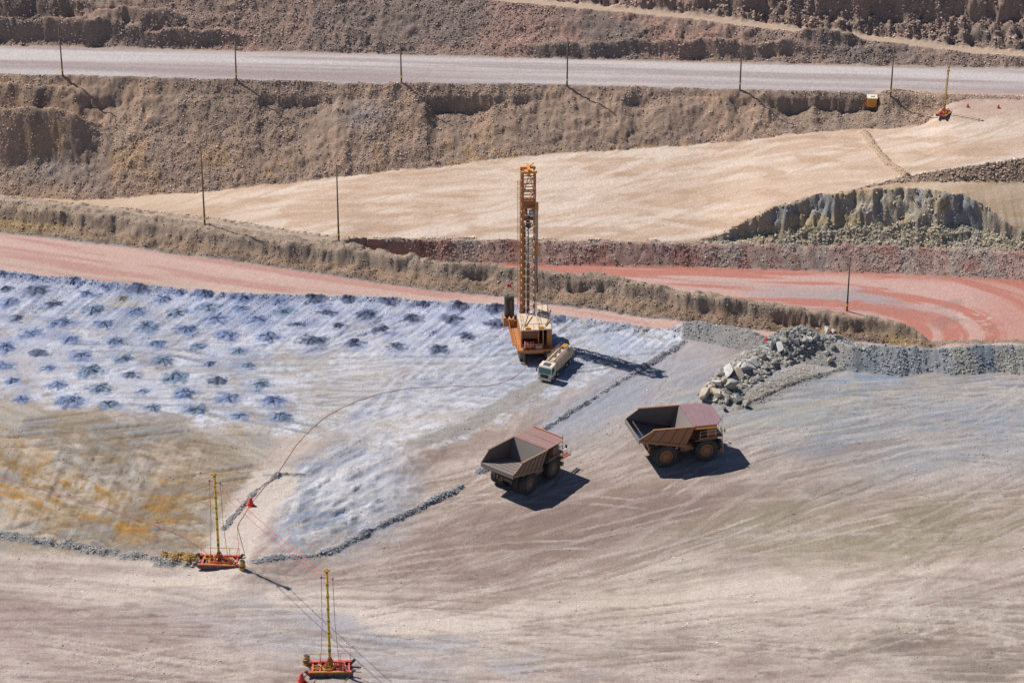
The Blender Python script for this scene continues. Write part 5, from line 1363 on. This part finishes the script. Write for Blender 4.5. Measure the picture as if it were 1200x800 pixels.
# cable that comes in from the left edge to the first sled, and the drop from the ground cable
gl = [hit(-60, 545), hit(60, 578), hit(150, 606), hit(222, 634)]
pts = [Vector((p.x, p.y, p.z + h_)) for p, h_ in zip(gl, (.3, .3, .3, .4))] + [w1(T1, -1.2, .2, 1.0)]
tag(MB().path(smooth_pts(pts, 10), .035, 6).build('feeder_cable', 'cable_red'), 'red feeder cable coming in low from the left edge to the sled', 'cable')
pd = hit(278, 617)
tag(MB().path([Vector((pd.x, pd.y, pd.z + .1)), w1(T1, 2.6, 1.6, 1.9), w1(T1, 2.3, .6, .8)], .045, 6).build('drop_cable', 'cable_red'), 'short red cable dropping to the right end of the upper sled', 'cable')
lp = [hit(a, b) for a, b in ((364, 787), (357, 792), (355, 796))]
tag(MB().path([w1(T2, -2.9, 0, .8)] + [Vector((p.x, p.y, p.z + .08)) for p in lp], .05, 6).build('cable_lead', 'cable_red'), 'red cable lead from the nearest sled to the red cone', 'cable')
lp = [hit(a, b) for a, b in ((363, 788), (369, 793), (368, 799), (362, 803), (355, 801))]
tag(MB().path(smooth_pts([Vector((p.x, p.y, p.z + .08)) for p in lp], 6), .05, 6).build('cable_loop', 'cable_red'), 'red cable loop lying in front of the nearest sled', 'cable')
rp_ = [w1(T2, 3.1, -1.0, .8)] + [Vector((*hit(a, b).xy, hit(a, b).z + .06)) for a, b in ((406, 796), (402, 801), (398, 806))]
tag(MB().path(rp_, .06, 6).build('tow_rope', 'rope_tan'), 'tan tow rope hanging from the right end of the nearest sled', 'rope')

# ---------------------------------------------------------------- drill cuttings mounds
MCOL = {'blue': (124, 140, 176), 'teal': (120, 138, 162), 'dark': (88, 98, 124), 'pale': (208, 210, 224), 'brown': (152, 140, 118)}
NR, NA = 20, 72
_F = [(0, 1 + k, 1 + (k + 1) % NA) for k in range(NA)]
for j in range(NR - 1):
    o = 1 + j * NA
    for k in range(NA):
        q = (o + k, o + NA + k, o + NA + (k + 1) % NA, o + (k + 1) % NA); _F += [(q[0], q[1], q[2]), (q[0], q[2], q[3])]
MF = np.array(_F)
def mound_mesh(seed, kind, cx, cy, s):
    """low heap of cuttings draped on the pad, cut by dark sampling trenches"""
    r_ = random.Random(seed); R = 3.1 * s
    jr = np.arange(1, NR + 1) / NR
    rg = np.repeat(R * jr ** .95, NA); ag = np.tile(np.arange(NA) * 6.28318 / NA, NR)
    el = r_.uniform(.75, 1.05)
    x = np.concatenate([[0], rg * np.cos(ag)]); y = np.concatenate([[0], rg * np.sin(ag) * el])
    r = np.hypot(x, y); a = np.arctan2(y, x)
    lum = fbm(x * 1.1 + seed * 3.1, y * 1.1, 200, 4, .6) - .5
    rs = r + lum * 2.4 * s
    hgt = r_.uniform(.26, .56) * s
    h = hgt * np.exp(-(rs / (1.1 * s)) ** 2) + (fbm(x * 2.5 + seed, y * 2.5, 201, 3) - .5) * .16 * sst(2.4 * s, 1.2 * s, r)
    h = h + .03 - .22 * sst(.72 * R, R, r + lum * .6)
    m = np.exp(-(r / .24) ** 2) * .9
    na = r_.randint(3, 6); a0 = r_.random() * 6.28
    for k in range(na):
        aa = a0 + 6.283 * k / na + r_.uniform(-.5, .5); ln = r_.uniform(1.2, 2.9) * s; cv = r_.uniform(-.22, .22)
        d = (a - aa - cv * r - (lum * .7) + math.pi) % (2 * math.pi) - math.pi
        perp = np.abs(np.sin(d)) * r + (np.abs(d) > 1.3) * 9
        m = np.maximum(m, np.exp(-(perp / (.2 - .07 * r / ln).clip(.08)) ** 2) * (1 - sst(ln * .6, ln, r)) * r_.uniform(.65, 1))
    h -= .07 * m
    ground = sample_grid(GC, x + cx, y + cy)
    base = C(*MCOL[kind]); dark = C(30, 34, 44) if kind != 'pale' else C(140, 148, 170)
    w = (1 - sst(.35 * R, .72 * R, rs + lum * .8))[:, None] * .85
    c = ground + (base - ground) * w
    c = c * (1 + (fbm(x * 3 + seed, y * 3, 202, 3) - .5) * .5)[:, None]
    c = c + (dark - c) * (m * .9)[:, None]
    z = sample_grid(Z, x + cx, y + cy) + h
    z0 = zat(cx, cy)
    me = fast_mesh('drill_cuttings', np.stack([x, y, z - z0], -1), MF, np.clip(c, .01, .8), True)
    me.materials.append(MATS['packed_dust']); return me, z0
ORD = ['leftmost', 'second from the left', 'third from the left', 'fourth from the left', 'fifth from the left', 'sixth from the left', 'seventh from the left', 'eighth from the left', 'ninth from the left', 'tenth from the left',
       'eleventh from the left', 'twelfth from the left', 'thirteenth from the left', 'fourteenth from the left', 'fifteenth from the left']
RN = ['in the row nearest the ochre ground', 'in the second row from the front', 'in the third row from the front', 'in the fourth row from the front', 'in the fifth row from the front', 'in the fourth row from the back', 'in the third row from the back', 'in the row before the last', 'in the row along the red road']
WORD = {'blue': 'blue-grey', 'teal': 'greenish blue-grey', 'dark': 'dark grey-blue', 'pale': 'whitish', 'brown': 'brownish'}
rm_ = random.Random(77)
def put_mound(px, py, kind, label, s):
    p = hit(px, py)
    me, z0 = mound_mesh(rm_.randrange(9999), kind, p.x, p.y, s)
    o = bpy.data.objects.new('drill_cuttings', me); COL.objects.link(o)
    o.location = (p.x, p.y, z0)
    tag(o, label, 'mound', 'drill cuttings mounds on the blast pattern')
for ri, row in enumerate(MOUND_ROWS):
    for ci, (mx, my) in enumerate(sorted(row)):
        kind = 'blue'
        if mx > 340 and my < 425: kind = 'dark'
        elif rm_.random() < .25: kind = 'teal'
        elif rm_.random() < .15: kind = 'dark'
        if abs(mx - 143.3) < 2 and abs(my - 350) < 2: kind = 'brown'
        if abs(mx - 503.3) < 2 and abs(my - 391.7) < 2: kind = 'pale'
        put_mound(mx, my, kind, WORD[kind] + ' cuttings mound, ' + ORD[ci] + ' ' + RN[ri], rm_.uniform(.6, 1.25))
put_mound(656.5, 377, 'dark', 'lone dark cuttings mound just right of the drill rig', .7)

# ---------------------------------------------------------------- boulders on the rubble pile
def boulder_mesh(seed):
    bm = bmesh.new(); bmesh.ops.create_icosphere(bm, subdivisions=3, radius=1.0); r_ = random.Random(seed)
    planes = []
    for _ in range(8):
        n = Vector((r_.gauss(0, 1), r_.gauss(0, 1), r_.gauss(0, .8))).normalized(); planes.append((n, r_.uniform(.32, .72)))
    sc = (r_.uniform(.9, 1.3), r_.uniform(.75, 1.0), r_.uniform(.65, .95))
    for v in bm.verts:
        for n, d in planes:
            e = v.co.dot(n) - d
            if e > 0: v.co -= n * e
        v.co += v.co.normalized() * r_.uniform(-.012, .012)
        v.co = Vector((v.co.x * sc[0], v.co.y * sc[1], v.co.z * sc[2]))
    me = bpy.data.meshes.new('boulder'); bm.to_mesh(me); bm.free(); return me
def boulder_mat(name, rgb):
    m, nt, b = newmat(name); N = nt.nodes; L = nt.links
    tc = N.new('ShaderNodeTexCoord'); n = N.new('ShaderNodeTexNoise'); n.inputs['Scale'].default_value = 1.8; n.inputs['Detail'].default_value = 7; n.inputs['Roughness'].default_value = .7
    L.new(tc.outputs['Object'], n.inputs['Vector'])
    cr = N.new('ShaderNodeValToRGB'); c = C(*rgb)
    cr.color_ramp.elements[0].position = .3; cr.color_ramp.elements[0].color = (*(c * .6), 1); cr.color_ramp.elements[1].position = .65; cr.color_ramp.elements[1].color = (*np.clip(c * 1.12, 0, .8), 1)
    L.new(n.outputs[0], cr.inputs[0]); L.new(cr.outputs[0], b.inputs['Base Color'])
    bp = N.new('ShaderNodeBump'); bp.inputs['Strength'].default_value = .6; bp.inputs['Distance'].default_value = .15; L.new(n.outputs[0], bp.inputs['Height']); L.new(bp.outputs[0], b.inputs['Normal'])
    b.inputs['Roughness'].default_value = .92; MATS[name] = m
boulder_mat('rock_tan', (212, 196, 172)); boulder_mat('rock_white', (222, 217, 210)); boulder_mat('rock_grey', (188, 182, 172)); boulder_mat('rock_dark', (150, 146, 140)); boulder_mat('rock_paint', (226, 56, 60))
BMS = {(s_, k): boulder_mesh(s_) for s_ in range(7) for k in ('tan', 'white', 'grey', 'dark')}
for (s_, k), me in BMS.items(): me.materials.append(MATS['rock_' + k])
BL = [(95,555,45,'tan'),(180,540,38,'tan'),(140,505,28,'tan'),(190,480,38,'white'),(222,470,28,'tan'),(285,500,44,'grey'),(268,392,46,'white'),(342,358,34,'white'),(335,405,32,'tan'),(400,365,40,'white'),(436,335,26,'white'),(212,415,25,'dark'),(155,460,20,'tan'),(118,488,22,'tan'),(255,590,30,'grey'),(332,590,34,'grey'),(388,625,24,'grey'),(232,652,18,'dark'),
 (665,125,29,'tan'),(708,158,22,'dark'),(655,178,24,'grey'),(600,180,26,'grey'),(560,210,38,'white'),(622,220,30,'white'),(740,185,34,'white'),(800,180,25,'grey'),(830,160,26,'white'),(500,285,25,'grey'),(465,265,20,'dark'),(520,232,25,'white'),(590,330,24,'grey'),(520,360,25,'dark'),(975,305,24,'tan'),(955,100,26,'white'),(1000,112,22,'white'),(1030,155,30,'grey'),(880,170,24,'grey'),(900,205,20,'dark'),(995,220,22,'grey'),(950,260,20,'grey'),(850,240,20,'dark'),(782,230,22,'grey'),(650,252,22,'grey'),(690,290,20,'dark'),(450,402,22,'grey'),(480,440,20,'dark')]
BZ = [(260, 'lower left tip of the rubble pile', 'by the truck canopy'), (540, 'left flank of the rubble pile', ''), (760, 'middle crest of the rubble pile', ''), (2000, 'right end of the rubble pile', '')]
CW = {'tan': 'tan', 'white': 'whitish', 'grey': 'grey', 'dark': 'dark grey'}
cnt = {}
for k, (zx, zy, s_, kind) in enumerate(BL):
    zone = [b for b in BZ if zx < b[0]][0][1]; cnt.setdefault((zone, kind), []).append((zx, zy, s_, k))
SPECIAL = {(95, 555): 'big tan boulder at the very tip of the rubble pile above the orange truck', (665, 125): 'tan upright boulder standing apart beside the red-painted one', (285, 500): 'big grey boulder near the tip of the rubble pile', (268, 392): 'long whitish boulder leaning on the left flank of the rubble pile', (975, 305): 'lone tan boulder at the right foot of the rubble pile', (1030, 155): 'big grey boulder at the right end of the rubble pile'}
rb = random.Random(9)
for (zone, kind), lst in cnt.items():
    lst.sort()
    for q, (zx, zy, s_, k) in enumerate(lst):
        p = hit(810 + zx / 6.0, 370 + (zy + s_ * .5) / 6.0); r = s_ / 6.0 / 7.4 * 1.4
        o = bpy.data.objects.new('boulder', BMS[rb.randrange(7), kind]); COL.objects.link(o)
        o.location = (p.x, p.y, zat(p.x, p.y) + r * .5); o.rotation_euler = (rb.uniform(-.3, .3), rb.uniform(-.3, .3), rb.random() * 6.28); o.scale = (r, r, r)
        if len(lst) == 1: lab = CW[kind] + ' angular boulder on the ' + zone
        else: lab = CW[kind] + ' boulder on the ' + zone + ', ' + ORD[q].replace(' from the left', ' one')
        tag(o, SPECIAL.get((zx, zy), lab), 'boulder', 'boulders on the rubble pile')
# the boulder with red spray paint
p = hit(900, 401); me = boulder_mesh(33); me.materials.append(MATS['rock_grey']); me.materials.append(MATS['rock_paint'])
for f in me.polygons:
    c_ = f.center
    if c_.x < -.15 and c_.y < .35 and (abs(c_.z - .1) > .12 or c_.x < -.5): f.material_index = 1
o = bpy.data.objects.new('boulder', me); COL.objects.link(o); o.location = (p.x, p.y, p.z + .35); o.scale = (.75,) * 3
tag(o, 'grey boulder sprayed with red paint at the back of the rubble pile', 'boulder', 'boulders on the rubble pile')
